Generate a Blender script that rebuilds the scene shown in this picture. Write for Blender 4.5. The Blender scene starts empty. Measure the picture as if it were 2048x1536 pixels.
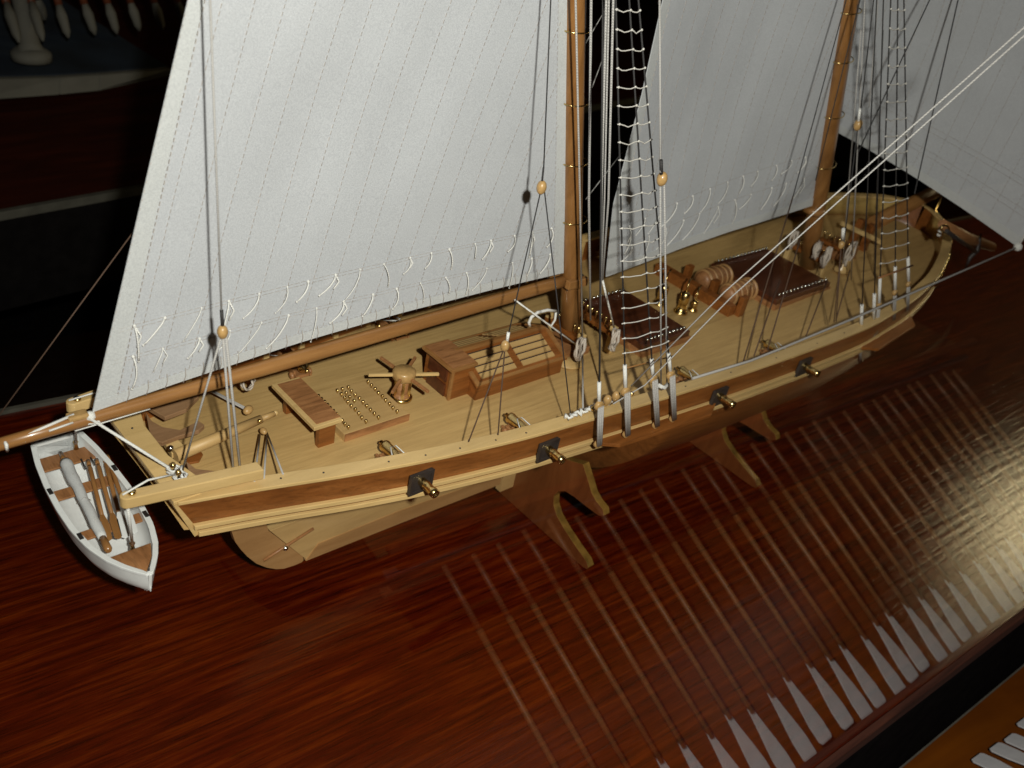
import bpy, math, random
from mathutils import Vector, Matrix, Euler
random.seed(7)
# ------------------------------------------------------------ camera, world, lights, exposure
sc = bpy.context.scene
CAMP = Vector((0, 0, 1.0))
RIGHT = Vector((0.7858599, -0.59192358, 0.17902707))
UP = Vector((0.20566931, 0.52318837, 0.82702724))
FWD = Vector((0.58320181, 0.61310717, -0.53289328))
FPX = 1837.487
cam = bpy.data.cameras.new('camera'); cam.lens = FPX / 2048 * 36; cam.sensor_width = 36
cam.clip_start = 0.01; cam.clip_end = 60
cam.dof.use_dof = True; cam.dof.focus_distance = 1.10; cam.dof.aperture_fstop = 6.0
co = bpy.data.objects.new('camera', cam); sc.collection.objects.link(co); sc.camera = co
m3 = Matrix((RIGHT, UP, -FWD)).transposed()
co.matrix_world = Matrix.Translation(CAMP) @ m3.to_4x4()

w = bpy.data.worlds.new('World'); sc.world = w; w.use_nodes = True
bg = w.node_tree.nodes['Background']; bg.inputs[0].default_value = (0.9, 0.62, 0.40, 1); bg.inputs[1].default_value = 0.0025

def area_light(name, loc, target, size, energy, color):
    d = bpy.data.lights.new(name, 'AREA'); d.shape = 'DISK'; d.size = size; d.energy = energy; d.color = color
    o = bpy.data.objects.new(name, d); sc.collection.objects.link(o); o.location = loc
    o.rotation_euler = (Vector(target) - Vector(loc)).to_track_quat('-Z', 'Y').to_euler()
    return o
# the camera's own flash, just beside and above the lens, and one ceiling lamp of the dim room
FLASH = CAMP - FWD * 0.22 + RIGHT * 0.165 + UP * 0.06
area_light('flash', FLASH, CAMP + FWD * 1.6 + RIGHT * 0.50 + UP * 0.22, 0.035, 31, (1.0, 0.955, 0.875))
gp = Vector((1.76, 0.33, 0))
area_light('ceiling_lamp', gp + Vector((1.76, 0.33, 1.0)) * 1.7, gp, 0.55, 12.5, (1.0, 0.80, 0.44))
sc.view_settings.view_transform = 'Standard'; sc.view_settings.look = 'None'
sc.view_settings.exposure = 0; sc.view_settings.gamma = 1
sc.cycles.caustics_reflective = False; sc.cycles.caustics_refractive = False
sc.cycles.max_bounces = 6; sc.cycles.transparent_max_bounces = 12

# ------------------------------------------------------------ coordinates
PSI = math.atan(0.072); SH_O = Vector((0, 0.80, 0)); SH_R = Matrix.Rotation(PSI, 3, 'Z')
def ray(px):
    return (RIGHT * (px[0] - 1024) - UP * (px[1] - 768) + FWD * FPX)
def U(px, u=None, v=None, z=None):
    """point of the ship's own frame (u forward, v to port, z up) seen at a place of the photo, on a given plane"""
    C = SH_R.transposed() @ (CAMP - SH_O); r = SH_R.transposed() @ ray(px)
    i, val = [(i, x) for i, x in enumerate((u, v, z)) if x is not None][0]
    return C + r * ((val - C[i]) / r[i])
def Wp(px, x=None, y=None, z=None):
    r = ray(px); i, val = [(i, q) for i, q in enumerate((x, y, z)) if q is not None][0]
    return CAMP + r * ((val - CAMP[i]) / r[i])

# ------------------------------------------------------------ mesh builder
class MB:
    def __init__(s): s.v = []; s.f = []; s.sm = []
    def add(s, vs, fs, smooth=False, M=None):
        n = len(s.v)
        for p in vs:
            p = Vector(p); s.v.append(tuple(M @ p if M else p))
        for f in fs: s.f.append([n + i for i in f]); s.sm.append(smooth)
        return s
    def box(s, a, b, M=None):
        x0, y0, z0 = a; x1, y1, z1 = b
        vs = [(x0,y0,z0),(x1,y0,z0),(x1,y1,z0),(x0,y1,z0),(x0,y0,z1),(x1,y0,z1),(x1,y1,z1),(x0,y1,z1)]
        return s.add(vs, [(0,3,2,1),(4,5,6,7),(0,1,5,4),(1,2,6,5),(2,3,7,6),(3,0,4,7)], False, M)
    def hexa(s, vs, M=None):
        return s.add(vs, [(0,3,2,1),(4,5,6,7),(0,1,5,4),(1,2,6,5),(2,3,7,6),(3,0,4,7)], False, M)
    def tube(s, pts, r, n=8, closed=False, caps=True, flat=False):
        pts = [Vector(p) for p in pts]; m = len(pts)
        rs = r if isinstance(r, (list, tuple)) else [r] * m
        vs = []; prev = None
        for i, p in enumerate(pts):
            if closed: t = pts[(i + 1) % m] - pts[i - 1]
            else: t = pts[min(i + 1, m - 1)] - pts[max(i - 1, 0)]
            if t.length < 1e-9: t = Vector((0, 0, 1))
            t.normalize()
            if prev is None:
                a = Vector((0, 0, 1)) if abs(t.z) < 0.9 else Vector((1, 0, 0))
                nrm = t.cross(a).normalized()
            else:
                nrm = (prev - t * prev.dot(t)).normalized()
            prev = nrm; b = t.cross(nrm)
            for k in range(n):
                an = 2 * math.pi * k / n
                vs.append(p + (nrm * math.cos(an) + b * math.sin(an)) * rs[i])
        fs = []
        for i in range(m if closed else m - 1):
            j = (i + 1) % m
            for k in range(n):
                l = (k + 1) % n
                fs.append((i*n+k, i*n+l, j*n+l, j*n+k))
        s.add(vs, fs, not flat)
        if caps and not closed:
            n0 = len(s.v) - m * n
            s.f.append([n0 + k for k in range(n)][::-1]); s.sm.append(False)
            s.f.append([n0 + (m-1)*n + k for k in range(n)]); s.sm.append(False)
        return s
    def lathe(s, prof, n=16, M=None, axis='Z'):
        """prof: (radius, height) from bottom to top"""
        vs = []
        for r, h in prof:
            for k in range(n):
                a = 2 * math.pi * k / n; c, d = r * math.cos(a), r * math.sin(a)
                vs.append({'Z': (c, d, h), 'Y': (c, h, d), 'X': (h, c, d)}[axis])
        fs = []
        for i in range(len(prof) - 1):
            for k in range(n):
                l = (k + 1) % n; fs.append((i*n+k, i*n+l, (i+1)*n+l, (i+1)*n+k))
        fs.append(tuple(range(n))[::-1]); fs.append(tuple((len(prof)-1)*n + k for k in range(n)))
        return s.add(vs, fs, True, M)
    def ball(s, c, r, n=8):
        prof = [(max(r * math.sin(math.pi * i / 6), r * .02), -r * math.cos(math.pi * i / 6)) for i in range(7)]
        return s.lathe(prof, n, Matrix.Translation(Vector(c)))
    def prism(s, poly, d, smooth=False):
        """poly: list of 3D points in a plane, d: thickness vector"""
        n = len(poly); d = Vector(d); vs = [Vector(p) for p in poly] + [Vector(p) + d for p in poly]
        fs = [tuple(range(n))[::-1], tuple(range(n, 2*n))] + [(i, (i+1) % n, n + (i+1) % n, n + i) for i in range(n)]
        return s.add(vs, fs, smooth)
    def grid(s, F, ns, nt, smooth=True):
        vs = [F(i / ns, j / nt) for j in range(nt + 1) for i in range(ns + 1)]
        fs = [(j*(ns+1)+i, j*(ns+1)+i+1, (j+1)*(ns+1)+i+1, (j+1)*(ns+1)+i) for j in range(nt) for i in range(ns)]
        return s.add(vs, fs, smooth)
    def mesh(s, name, mat):
        me = bpy.data.meshes.new(name); me.from_pydata(s.v, [], s.f)
        me.polygons.foreach_set('use_smooth', s.sm)
        me.materials.append(mat); me.validate(); me.update()
        return me

def fixn(me):
    import bmesh
    bm = bmesh.new(); bm.from_mesh(me); bmesh.ops.recalc_face_normals(bm, faces=bm.faces); bm.to_mesh(me); bm.free()
def part(name, mb, mat, parent=None, label=None, bevel=0, kind=None, solid=0, recalc=True):
    me = mb.mesh(name, mat) if isinstance(mb, MB) else mb
    if recalc and isinstance(mb, MB) and not solid: fixn(me)
    o = bpy.data.objects.new(name, me); sc.collection.objects.link(o)
    if parent: o.parent = parent
    if label: o['label'] = label
    if kind: o['kind'] = kind
    if bevel:
        b = o.modifiers.new('bevel', 'BEVEL'); b.width = bevel; b.segments = 2; b.limit_method = 'ANGLE'
        b.harden_normals = False
    if solid:
        b = o.modifiers.new('solid', 'SOLIDIFY'); b.thickness = solid; b.offset = 0
    return o
def thing(name, label, cat, loc=(0,0,0), rz=0, group=None, rot=None):
    o = bpy.data.objects.new(name, None); sc.collection.objects.link(o); o.empty_display_size = 0.02
    o.location = loc; o.rotation_euler = rot or (0, 0, rz); o['label'] = label; o['category'] = cat
    if group: o['group'] = group
    return o
def tag(o, label, cat, group=None):
    o['label'] = label; o['category'] = cat
    if group: o['group'] = group
    return o
def copy_tree(root, loc, rot, label):
    r = root.copy(); sc.collection.objects.link(r); r.location = loc; r.rotation_euler = rot; r['label'] = label
    for ch in root.children:
        c = ch.copy(); sc.collection.objects.link(c); c.parent = r
        for g in ch.children:
            d = g.copy(); sc.collection.objects.link(d); d.parent = c
    return r
def shipw(p): return SH_R @ Vector(p) + SH_O

# ------------------------------------------------------------ materials
def nt(name):
    m = bpy.data.materials.new(name); m.use_nodes = True; t = m.node_tree
    return m, t, t.nodes['Principled BSDF']
def node(t, ty, **k):
    n = t.nodes.new(ty)
    for a, b in k.items():
        if a.startswith('i_'): n.inputs[a[2:].replace('_', ' ')].default_value = b
        else: setattr(n, a, b)
    return n
def ramp(t, stops):
    r = t.nodes.new('ShaderNodeValToRGB'); cr = r.color_ramp
    while len(cr.elements) < len(stops): cr.elements.new(0.5)
    for e, (p, c) in zip(cr.elements, stops): e.position = p; e.color = (*c, 1)
    return r
def wood(name, dark, mid, light, scale=(3, 60, 60), rough=0.45, coat=0.0, bump=0.1, rot=0, pores=0.0, coatr=0.15, spec=0.5, distort=0.6):
    m, t, p = nt(name)
    tc = node(t, 'ShaderNodeTexCoord'); mp = node(t, 'ShaderNodeMapping')
    mp.inputs['Scale'].default_value = scale; mp.inputs['Rotation'].default_value = (0, 0, rot)
    t.links.new(tc.outputs['Object'], mp.inputs[0])
    n1 = node(t, 'ShaderNodeTexNoise', i_Scale=1.0, i_Detail=8.0, i_Roughness=0.62, i_Distortion=distort)
    t.links.new(mp.outputs[0], n1.inputs['Vector'])
    cr = ramp(t, [(0.30, dark), (0.5, mid), (0.70, light)])
    t.links.new(n1.outputs[0], cr.inputs[0])
    col = cr.outputs[0]
    # slow tonal drift so that no two stretches look alike
    n3 = node(t, 'ShaderNodeTexNoise', i_Scale=7.0, i_Detail=3.0)
    t.links.new(tc.outputs['Object'], n3.inputs['Vector'])
    hs = node(t, 'ShaderNodeMix', data_type='RGBA', blend_type='MULTIPLY'); hs.inputs[0].default_value = 0.5
    c3 = ramp(t, [(0.3, (0.72, 0.68, 0.62)), (0.7, (1.15, 1.12, 1.08))])
    t.links.new(n3.outputs[0], c3.inputs[0]); t.links.new(col, hs.inputs[6]); t.links.new(c3.outputs[0], hs.inputs[7])
    col = hs.outputs[2]
    if pores:
        mp2 = node(t, 'ShaderNodeMapping'); mp2.inputs['Scale'].default_value = (scale[0]*4, scale[1]*5, scale[2]*5)
        mp2.inputs['Rotation'].default_value = (0, 0, rot)
        t.links.new(tc.outputs['Object'], mp2.inputs[0])
        n2 = node(t, 'ShaderNodeTexNoise', i_Scale=1.0, i_Detail=3.0)
        t.links.new(mp2.outputs[0], n2.inputs['Vector'])
        c2 = ramp(t, [(0.36, (1-pores,)*3), (0.46, (1, 1, 1))]); t.links.new(n2.outputs[0], c2.inputs[0])
        mx = node(t, 'ShaderNodeMix', data_type='RGBA', blend_type='MULTIPLY'); mx.inputs[0].default_value = 1
        t.links.new(col, mx.inputs[6]); t.links.new(c2.outputs[0], mx.inputs[7]); col = mx.outputs[2]
    t.links.new(col, p.inputs['Base Color'])
    p.inputs['Roughness'].default_value = rough; p.inputs['Coat Weight'].default_value = coat
    p.inputs['Coat Roughness'].default_value = coatr; p.inputs['Specular IOR Level'].default_value = spec
    if bump:
        b = node(t, 'ShaderNodeBump'); b.inputs['Strength'].default_value = bump; b.inputs['Distance'].default_value = 0.002
        t.links.new(n1.outputs[0], b.inputs['Height']); t.links.new(b.outputs[0], p.inputs['Normal'])
        if coat: t.links.new(b.outputs[0], p.inputs['Coat Normal'])
    return m
def plain(name, col, rough=0.5, metal=0.0, noise=0.15, scale=60, bump=0.0, coat=0.0, spec=0.5):
    m, t, p = nt(name); p.inputs['Specular IOR Level'].default_value = spec
    tc = node(t, 'ShaderNodeTexCoord'); n1 = node(t, 'ShaderNodeTexNoise', i_Scale=float(scale), i_Detail=5.0)
    t.links.new(tc.outputs['Object'], n1.inputs['Vector'])
    a = tuple(c * (1 - noise) for c in col); b = tuple(min(1, c * (1 + noise)) for c in col)
    cr = ramp(t, [(0.3, a), (0.7, b)]); t.links.new(n1.outputs[0], cr.inputs[0]); t.links.new(cr.outputs[0], p.inputs['Base Color'])
    p.inputs['Roughness'].default_value = rough; p.inputs['Metallic'].default_value = metal; p.inputs['Coat Weight'].default_value = coat
    if bump:
        bp = node(t, 'ShaderNodeBump'); bp.inputs['Strength'].default_value = bump; bp.inputs['Distance'].default_value = 0.001
        t.links.new(n1.outputs[0], bp.inputs['Height']); t.links.new(bp.outputs[0], p.inputs['Normal'])
    return m
def cloth(name, col, weave=1400.0):
    m, t, p = nt(name)
    tc = node(t, 'ShaderNodeTexCoord')
    n1 = node(t, 'ShaderNodeTexNoise', i_Scale=9.0, i_Detail=6.0); t.links.new(tc.outputs['Object'], n1.inputs['Vector'])
    cr = ramp(t, [(0.3, tuple(c * .93 for c in col)), (0.7, col)]); t.links.new(n1.outputs[0], cr.inputs[0])
    mp = node(t, 'ShaderNodeMapping'); mp.inputs['Scale'].default_value = (1.0, 1.0, 1.0)
    t.links.new(tc.outputs['Object'], mp.inputs[0])
    n2 = node(t, 'ShaderNodeTexNoise', i_Scale=weave * 0.45, i_Detail=2.0); t.links.new(mp.outputs[0], n2.inputs['Vector'])
    c2 = ramp(t, [(0.35, (.87, .87, .88)), (0.6, (1, 1, 1))]); t.links.new(n2.outputs[0], c2.inputs[0])
    mx = node(t, 'ShaderNodeMix', data_type='RGBA', blend_type='MULTIPLY'); mx.inputs[0].default_value = 1
    t.links.new(cr.outputs[0], mx.inputs[6]); t.links.new(c2.outputs[0], mx.inputs[7]); t.links.new(mx.outputs[2], p.inputs['Base Color'])
    p.inputs['Roughness'].default_value = 0.9; p.inputs['Specular IOR Level'].default_value = 0.1
    n4 = node(t, 'ShaderNodeTexNoise', i_Scale=22.0, i_Detail=4.0); t.links.new(tc.outputs['Object'], n4.inputs['Vector'])
    b0 = node(t, 'ShaderNodeBump'); b0.inputs['Strength'].default_value = 0.22; b0.inputs['Distance'].default_value = 0.004
    t.links.new(n4.outputs[0], b0.inputs['Height'])
    b = node(t, 'ShaderNodeBump'); b.inputs['Strength'].default_value = 0.4; b.inputs['Distance'].default_value = 0.0006
    t.links.new(n2.outputs[0], b.inputs['Height']); t.links.new(b0.outputs[0], b.inputs['Normal']); t.links.new(b.outputs[0], p.inputs['Normal'])
    return m
def twine(name, col):
    m, t, p = nt(name)
    tc = node(t, 'ShaderNodeTexCoord'); n1 = node(t, 'ShaderNodeTexWave', i_Scale=300.0, i_Distortion=3.0)
    n1.bands_direction = 'DIAGONAL'
    t.links.new(tc.outputs['Object'], n1.inputs['Vector'])
    cr = ramp(t, [(0.2, tuple(c * .6 for c in col)), (0.7, col)]); t.links.new(n1.outputs[1], cr.inputs[0])
    t.links.new(cr.outputs[0], p.inputs['Base Color']); p.inputs['Roughness'].default_value = 0.75
    return m

M_FLOOR = wood('mahogany_varnished', (0.026, 0.0010, 0.0001), (0.078, 0.0056, 0.0002), (0.155, 0.021, 0.0010), scale=(5.5, 110, 110),
               rough=0.6, coat=1.0, bump=0.34, pores=0.5, coatr=0.12, spec=0.05, distort=0.25)
M_DECK = wood('deck_lime_wood', (0.45, 0.29, 0.115), (0.54, 0.355, 0.145), (0.61, 0.41, 0.175), scale=(7, 150, 150), rough=0.5, bump=0.08, pores=0.12)
M_RAIL = wood('pale_rail_wood', (0.56, 0.38, 0.165), (0.64, 0.445, 0.195), (0.70, 0.49, 0.225), scale=(5, 90, 90), rough=0.4, coat=0.2, bump=0.05)
M_SAP = wood('brown_veneer', (0.16, 0.052, 0.011), (0.24, 0.080, 0.017), (0.31, 0.110, 0.026), scale=(6, 90, 90), rough=0.42, coat=0.08, bump=0.06, pores=0.2)
M_WALN = wood('walnut_wood', (0.23, 0.10, 0.038), (0.34, 0.155, 0.062), (0.43, 0.205, 0.085), scale=(14, 110, 110), rough=0.45, bump=0.06, pores=0.25)
M_HATCH = wood('dark_red_wood', (0.05, 0.013, 0.005), (0.085, 0.023, 0.009), (0.12, 0.036, 0.014), scale=(8, 90, 90), rough=0.4, coat=0.3, bump=0.05)
M_SPAR = wood('spar_wood', (0.23, 0.105, 0.034), (0.30, 0.142, 0.047), (0.36, 0.18, 0.062), scale=(6, 80, 80), rough=0.33, coat=0.4, bump=0.04)
M_MAST = wood('mast_wood', (0.19, 0.085, 0.026), (0.25, 0.115, 0.036), (0.30, 0.145, 0.048), scale=(80, 80, 5), rough=0.33, coat=0.4, bump=0.04)
M_KEEL = wood('deadwood_ply', (0.44, 0.28, 0.115), (0.52, 0.335, 0.14), (0.58, 0.39, 0.17), scale=(6, 60, 60), rough=0.5, bump=0.06)
M_TINT = wood('tinted_keel_strip', (0.34, 0.18, 0.07), (0.40, 0.22, 0.088), (0.46, 0.26, 0.11), scale=(6, 60, 60), rough=0.5, bump=0.05)
M_CRAD = wood('cradle_wood', (0.10, 0.026, 0.007), (0.15, 0.042, 0.011), (0.20, 0.060, 0.016), scale=(30, 30, 6), rough=0.4, coat=0.4, bump=0.05)
M_BRASS = plain('brass', (0.72, 0.52, 0.22), rough=0.24, metal=1.0, noise=0.12, scale=300)
M_STEEL = plain('bright_pins', (0.75, 0.76, 0.72), rough=0.2, metal=1.0, noise=0.1, scale=300)
M_BLACK = plain('black_paint', (0.022, 0.021, 0.022), rough=0.5, noise=0.3, scale=120, bump=0.1)
M_WHITE = plain('white_paint', (0.84, 0.86, 0.87), rough=0.38, noise=0.04, scale=80, bump=0.08, coat=0.15)
M_SAIL = cloth('sail_cloth', (0.55, 0.565, 0.605))
M_HEM = cloth('sail_hem_cloth', (0.59, 0.605, 0.62))
M_FURL = cloth('furled_cloth', (0.66, 0.67, 0.68))
M_STITCH = plain('sail_stitching', (0.42, 0.38, 0.355), rough=0.9, noise=0.2)
M_TW = twine('white_twine', (0.90, 0.89, 0.87))
M_TG = twine('grey_twine', (0.47, 0.45, 0.44))
M_TB = twine('black_twine', (0.035, 0.033, 0.035))
M_TBR = twine('brown_twine', (0.10, 0.055, 0.035))
M_BLOCK = plain('boxwood', (0.46, 0.28, 0.11), rough=0.35, noise=0.15, scale=200, coat=0.3)

# ------------------------------------------------------------ setting: display board and case
def struct(name, mb, mat, bevel=0):
    o = part(name, mb, mat, bevel=bevel); o['kind'] = 'structure'; return o
GY = 0.245
struct('display_floor', MB().box((-1.2, GY, -0.03), (5.2, 1.40, 0.0)), M_FLOOR)
M_BRIM = wood('case_rim_wood', (0.020, 0.0055, 0.0032), (0.040, 0.012, 0.007), (0.062, 0.020, 0.011), scale=(4, 60, 60), rough=0.7, coat=0.0, bump=0.1, spec=.2)
M_ORANGE = wood('orange_board', (0.07, 0.017, 0.0006), (0.11, 0.029, 0.001), (0.15, 0.043, 0.0015), scale=(1.6, 9, 9), rough=0.6, spec=.12, coat=0.0, bump=0.05)
M_DARK = plain('black_case_side', (0.008, 0.007, 0.007), rough=0.9, noise=0.25, scale=30, bump=0.1, spec=0.0)
M_METAL = plain('dull_metal_strip', (0.085, 0.08, 0.065), rough=0.6, metal=0.0, noise=0.2, scale=30)
BZ = -0.30
case = thing('display_case', 'glazed display case whose clear front pane stands over the mahogany board', 'display case', (0, GY, 0))
part('rim', MB().box((-1.2, -0.0110, -0.027), (5.2, -0.0008, 0.002)), M_BRIM, case, 'dark brown rim along the foot of the glass', bevel=0.002)
part('base_side', MB().box((-1.2, -0.0105, BZ + .001), (5.2, -0.003, -0.028)), M_DARK, case, 'black painted base below the rim')
part('edge_strip', MB().box((-1.2, -0.0135, BZ + .001), (5.2, -0.0108, BZ + 0.004)), M_METAL, case)
struct('lower_board', MB().box((-1.5, -1.6, BZ - 0.03), (5.5, GY - 0.001, BZ)), M_ORANGE)
# glass pane: clear, reflecting by Fresnel on both faces
mg = bpy.data.materials.new('pane_glass'); mg.use_nodes = True; t = mg.node_tree; t.nodes.clear()
out = node(t, 'ShaderNodeOutputMaterial'); mix = node(t, 'ShaderNodeMixShader'); tr = node(t, 'ShaderNodeBsdfTransparent')
tr.inputs[0].default_value = (0.975, 0.985, 0.975, 1)
gl = node(t, 'ShaderNodeBsdfGlossy'); gl.inputs['Roughness'].default_value = 0.004; gl.inputs[0].default_value = (1, 1, 1, 1)
fr = node(t, 'ShaderNodeFresnel'); ge = node(t, 'ShaderNodeNewGeometry')
mi = node(t, 'ShaderNodeMapRange'); mi.inputs[3].default_value = 1.46; mi.inputs[4].default_value = 1 / 1.46
t.links.new(ge.outputs['Backfacing'], mi.inputs[0]); t.links.new(mi.outputs[0], fr.inputs['IOR'])
t.links.new(fr.outputs[0], mix.inputs[0]); t.links.new(tr.outputs[0], mix.inputs[1]); t.links.new(gl.outputs[0], mix.inputs[2])
t.links.new(mix.outputs[0], out.inputs[0])
part('glass_pane', MB().box((-1.2, 0.0, 0.0015), (5.2, 0.0012, 2.2)), mg, case)
# case back: low dark edge with a dull strip
back = tag(part('case_back_edge', MB().box((-1.2, 1.402, -0.05), (5.2, 1.410, 0.006)), M_METAL), 'thin dull strip along the far edge of the mahogany board', 'edge strip')
struct('room_floor', MB().box((-6, -3, -0.95), (14, 14, -0.90)), M_DARK)

# ------------------------------------------------------------ the schooner
ship = thing('model_ship', 'wooden two masted schooner model with white sails on the mahogany board', 'model ship', SH_O, PSI)
def zr(u): return 0.34 + (0 if u < 1.0 else 0.045 * ((u - 1.0) / 1.05) ** 2)
HW = [(0.245,.103),(0.32,.120),(0.425,.148),(0.52,.169),(0.65,.190),(0.87,.211),(1.09,.227),(1.28,.237),(1.43,.242),(1.6,.230),(1.74,.205),(1.86,.166),(1.95,.125),(2.02,.080),(2.055,.035),(2.066,.004)]
def hw(u):
    for (a, x), (b, y) in zip(HW, HW[1:]):
        if u <= b:
            t = (u - a) / (b - a); return x + (y - x) * max(0, t)
    return HW[-1][1]
US = [0.245 + i * 0.025 for i in range(66)] + [1.89, 1.92, 1.95, 1.975, 2.0, 2.02, 2.035, 2.05, 2.06, 2.066]
# smooth half widths
SMW = {}
for i, u in enumerate(US):
    a = [hw(min(2.066, max(0.245, u + d))) for d in (-.03, -.015, 0, .015, .03)] if 0.28 < u < 1.9 else [hw(u)]
    SMW[u] = sum(a) / len(a)
def W(u): 
    us = min(US, key=lambda q: abs(q - u)); return SMW[us] if abs(us - u) < 1e-6 else hw(u)
def zb(u):
    T = [(0.245,.275),(0.30,.255),(0.38,.225),(0.46,.19),(0.6,.13),(0.8,.085),(1.1,.055),(1.6,.05),(1.85,.075),(1.97,.15),(2.03,.25),(2.066,.33)]
    for (a, x), (b, y) in zip(T, T[1:]):
        if u <= b: return x + (y - x) * (u - a) / (b - a)
    return T[-1][1]
def shape(u):
    T = [(0.245, 2.6), (0.5, 2.4), (0.75, 1.5), (1.0, 0.85), (1.5, 0.75), (1.85, 1.2), (2.066, 1.6)]
    for (a, x), (b, y) in zip(T, T[1:]):
        if u <= b: return x + (y - x) * (u - a) / (b - a)
    return T[-1][1]
ZM = 0.058      # rail to lower moulding
def sk(u):      # stern rake: below the rail the transom leans forward
    return 1.0
def rakeu(u, z):
    f = max(0, 1 - (u - 0.245) / 0.5)
    return u + f * (zr(u) - z) * 0.42
def side(sgn, half=True):
    F = []
    for u in US:
        wz = W(u); zt = zr(u) - 0.004; zm = zr(u) - ZM; col = []
        for k in range(4):
            z = zt + (zm - zt) * k / 3; col.append((rakeu(u, z), sgn * (wz - 0.004 * k / 3), z))
        zbb = min(zb(u), zm - 0.002); kk = shape(u)
        for k in range(1, 10):
            q = k / 9; z = zm + (zbb - zm) * q; v = max(0.004, (wz - 0.004) * (1 - q ** (1.0 / kk if kk > 1 else 1.6)) ** (1 if kk > 1 else 0.62))
            v = max(0.004, min(v, wz))
            col.append((rakeu(u, z), sgn * v, z))
        F.append(col)
    m = MB(); n = len(F[0])
    m.add([p for c in F for p in c], [(i*n+j, i*n+j+1, (i+1)*n+j+1, (i+1)*n+j) for i in range(len(F)-1) for j in range(n-1)], True)
    return m
hull = part('hull', MB().add(side(-1).v, side(-1).f, True).add(side(1).v, side(1).f, True), M_SAP, ship, 'red brown veneered hull', solid=0.0)
# transom
tz = [zr(.245) - 0.004 - k * (ZM - 0.004 + 0.002) / 4 for k in range(5)]
tr_ = MB()
tr_.add([(rakeu(.245, z) - 0.0005, s * (W(.245) - 0.003 * k / 4), z) for k, z in enumerate(tz) for s in (-1, 1)], [(2*i, 2*i+1, 2*i+3, 2*i+2) for i in range(4)])
part('transom', tr_, M_RAIL, ship, 'pale wood transom', solid=0.006)
part('counter', MB().add([(rakeu(.245, tz[4]) , -W(.245) + .003, tz[4]), (rakeu(.245, tz[4]), W(.245) - .003, tz[4]), (0.46, 0.008, 0.2), (0.46, -0.008, 0.2)], [(0, 1, 2, 3)]), M_SAP, ship, solid=0.004)
# inner bulwarks, rails, mouldings
def sweep(name, off_v, dz, wv, wz, mat, u0=0.245, u1=2.066, bev=0.0008, label=None, sides=(-1, 1)):
    for sg in sides:
        m = MB(); us = [u for u in US if u0 - 1e-6 <= u <= u1 + 1e-6]; vs = []
        for u in us:
            z = zr(u) + dz; v = W(u) + off_v
            for a, b in ((0, 0), (-wv, 0), (-wv, wz), (0, wz)):
                vs.append((rakeu(u, z), sg * max(0.0, v + a), z + b))
        fs = [(i*4+k, i*4+(k+1) % 4, (i+1)*4+(k+1) % 4, (i+1)*4+k) for i in range(len(us)-1) for k in range(4)]
        fs += [(0, 1, 2, 3), tuple(len(vs) - 4 + k for k in (3, 2, 1, 0))]
        m.add(vs, fs); part(name, m, mat, ship, label, bevel=bev)
sweep('rail_cap', 0.003, -0.0045, 0.021, 0.0045, M_RAIL, label='pale rail cap along the top of the bulwark')
sweep('moulding', 0.0035, -0.046, 0.006, 0.006, M_RAIL, u1=2.03)
sweep('moulding', 0.0010, -0.060, 0.007, 0.0065, M_RAIL, u1=2.03)
sweep('inner_bulwark', -0.006, -0.052, 0.003, 0.0478, M_SAP, u1=2.04, bev=0)
part('taffrail', MB().prism([(0.243, -0.104, .3355), (0.243, 0.104, .3355), (0.272, 0.104, .3355), (0.283, 0.085, .3355), (0.270, 0.03, .3355), (0.270, -0.03, .3355), (0.283, -0.085, .3355), (0.272, -0.104, .3355)], (0, 0, 0.0052)), M_RAIL, ship, 'wide pale rail across the stern', bevel=0.001)
# nail heads on the rail
for sg in (-1,):
    for u in [0.355, 0.40, 0.475, 0.52, 0.565, 0.615, 0.66, 0.73, 0.775, 0.95, 1.05, 1.16, 1.27, 1.35]:
        part('nail_head', MB().lathe([(0.0012, -0.001), (0.0012, 0.0006)], 8, Matrix.Translation((u, sg * (W(min(US, key=lambda q: abs(q-u))) - 0.006), zr(u)))), M_BLACK, ship)
part('nail_head', MB().lathe([(0.0012, -0.001), (0.0012, 0.0006)], 8, Matrix.Translation((0.256, 0.03, .341))), M_BLACK, ship)
# deck
dk = MB(); us = [u for u in US if u < 2.05]; vs = []
NC = 10
for u in us:
    wv = max(0.004, W(u) - 0.007)
    for k in range(NC + 1):
        q = -1 + 2 * k / NC; vs.append((u + (0.012 if u < .26 else 0), q * wv, zr(u) - 0.050 + 0.004 * (1 - q * q)))
dk.add(vs, [(i*(NC+1)+k, i*(NC+1)+k+1, (i+1)*(NC+1)+k+1, (i+1)*(NC+1)+k) for i in range(len(us)-1) for k in range(NC)], True)
part('deck', dk, M_DECK, ship, 'pale planked main deck')
def dz(u, v=0.0): return zr(u) - 0.050 + 0.004 * (1 - (v / W(min(US, key=lambda q: abs(q-u)))) ** 2)
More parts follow.
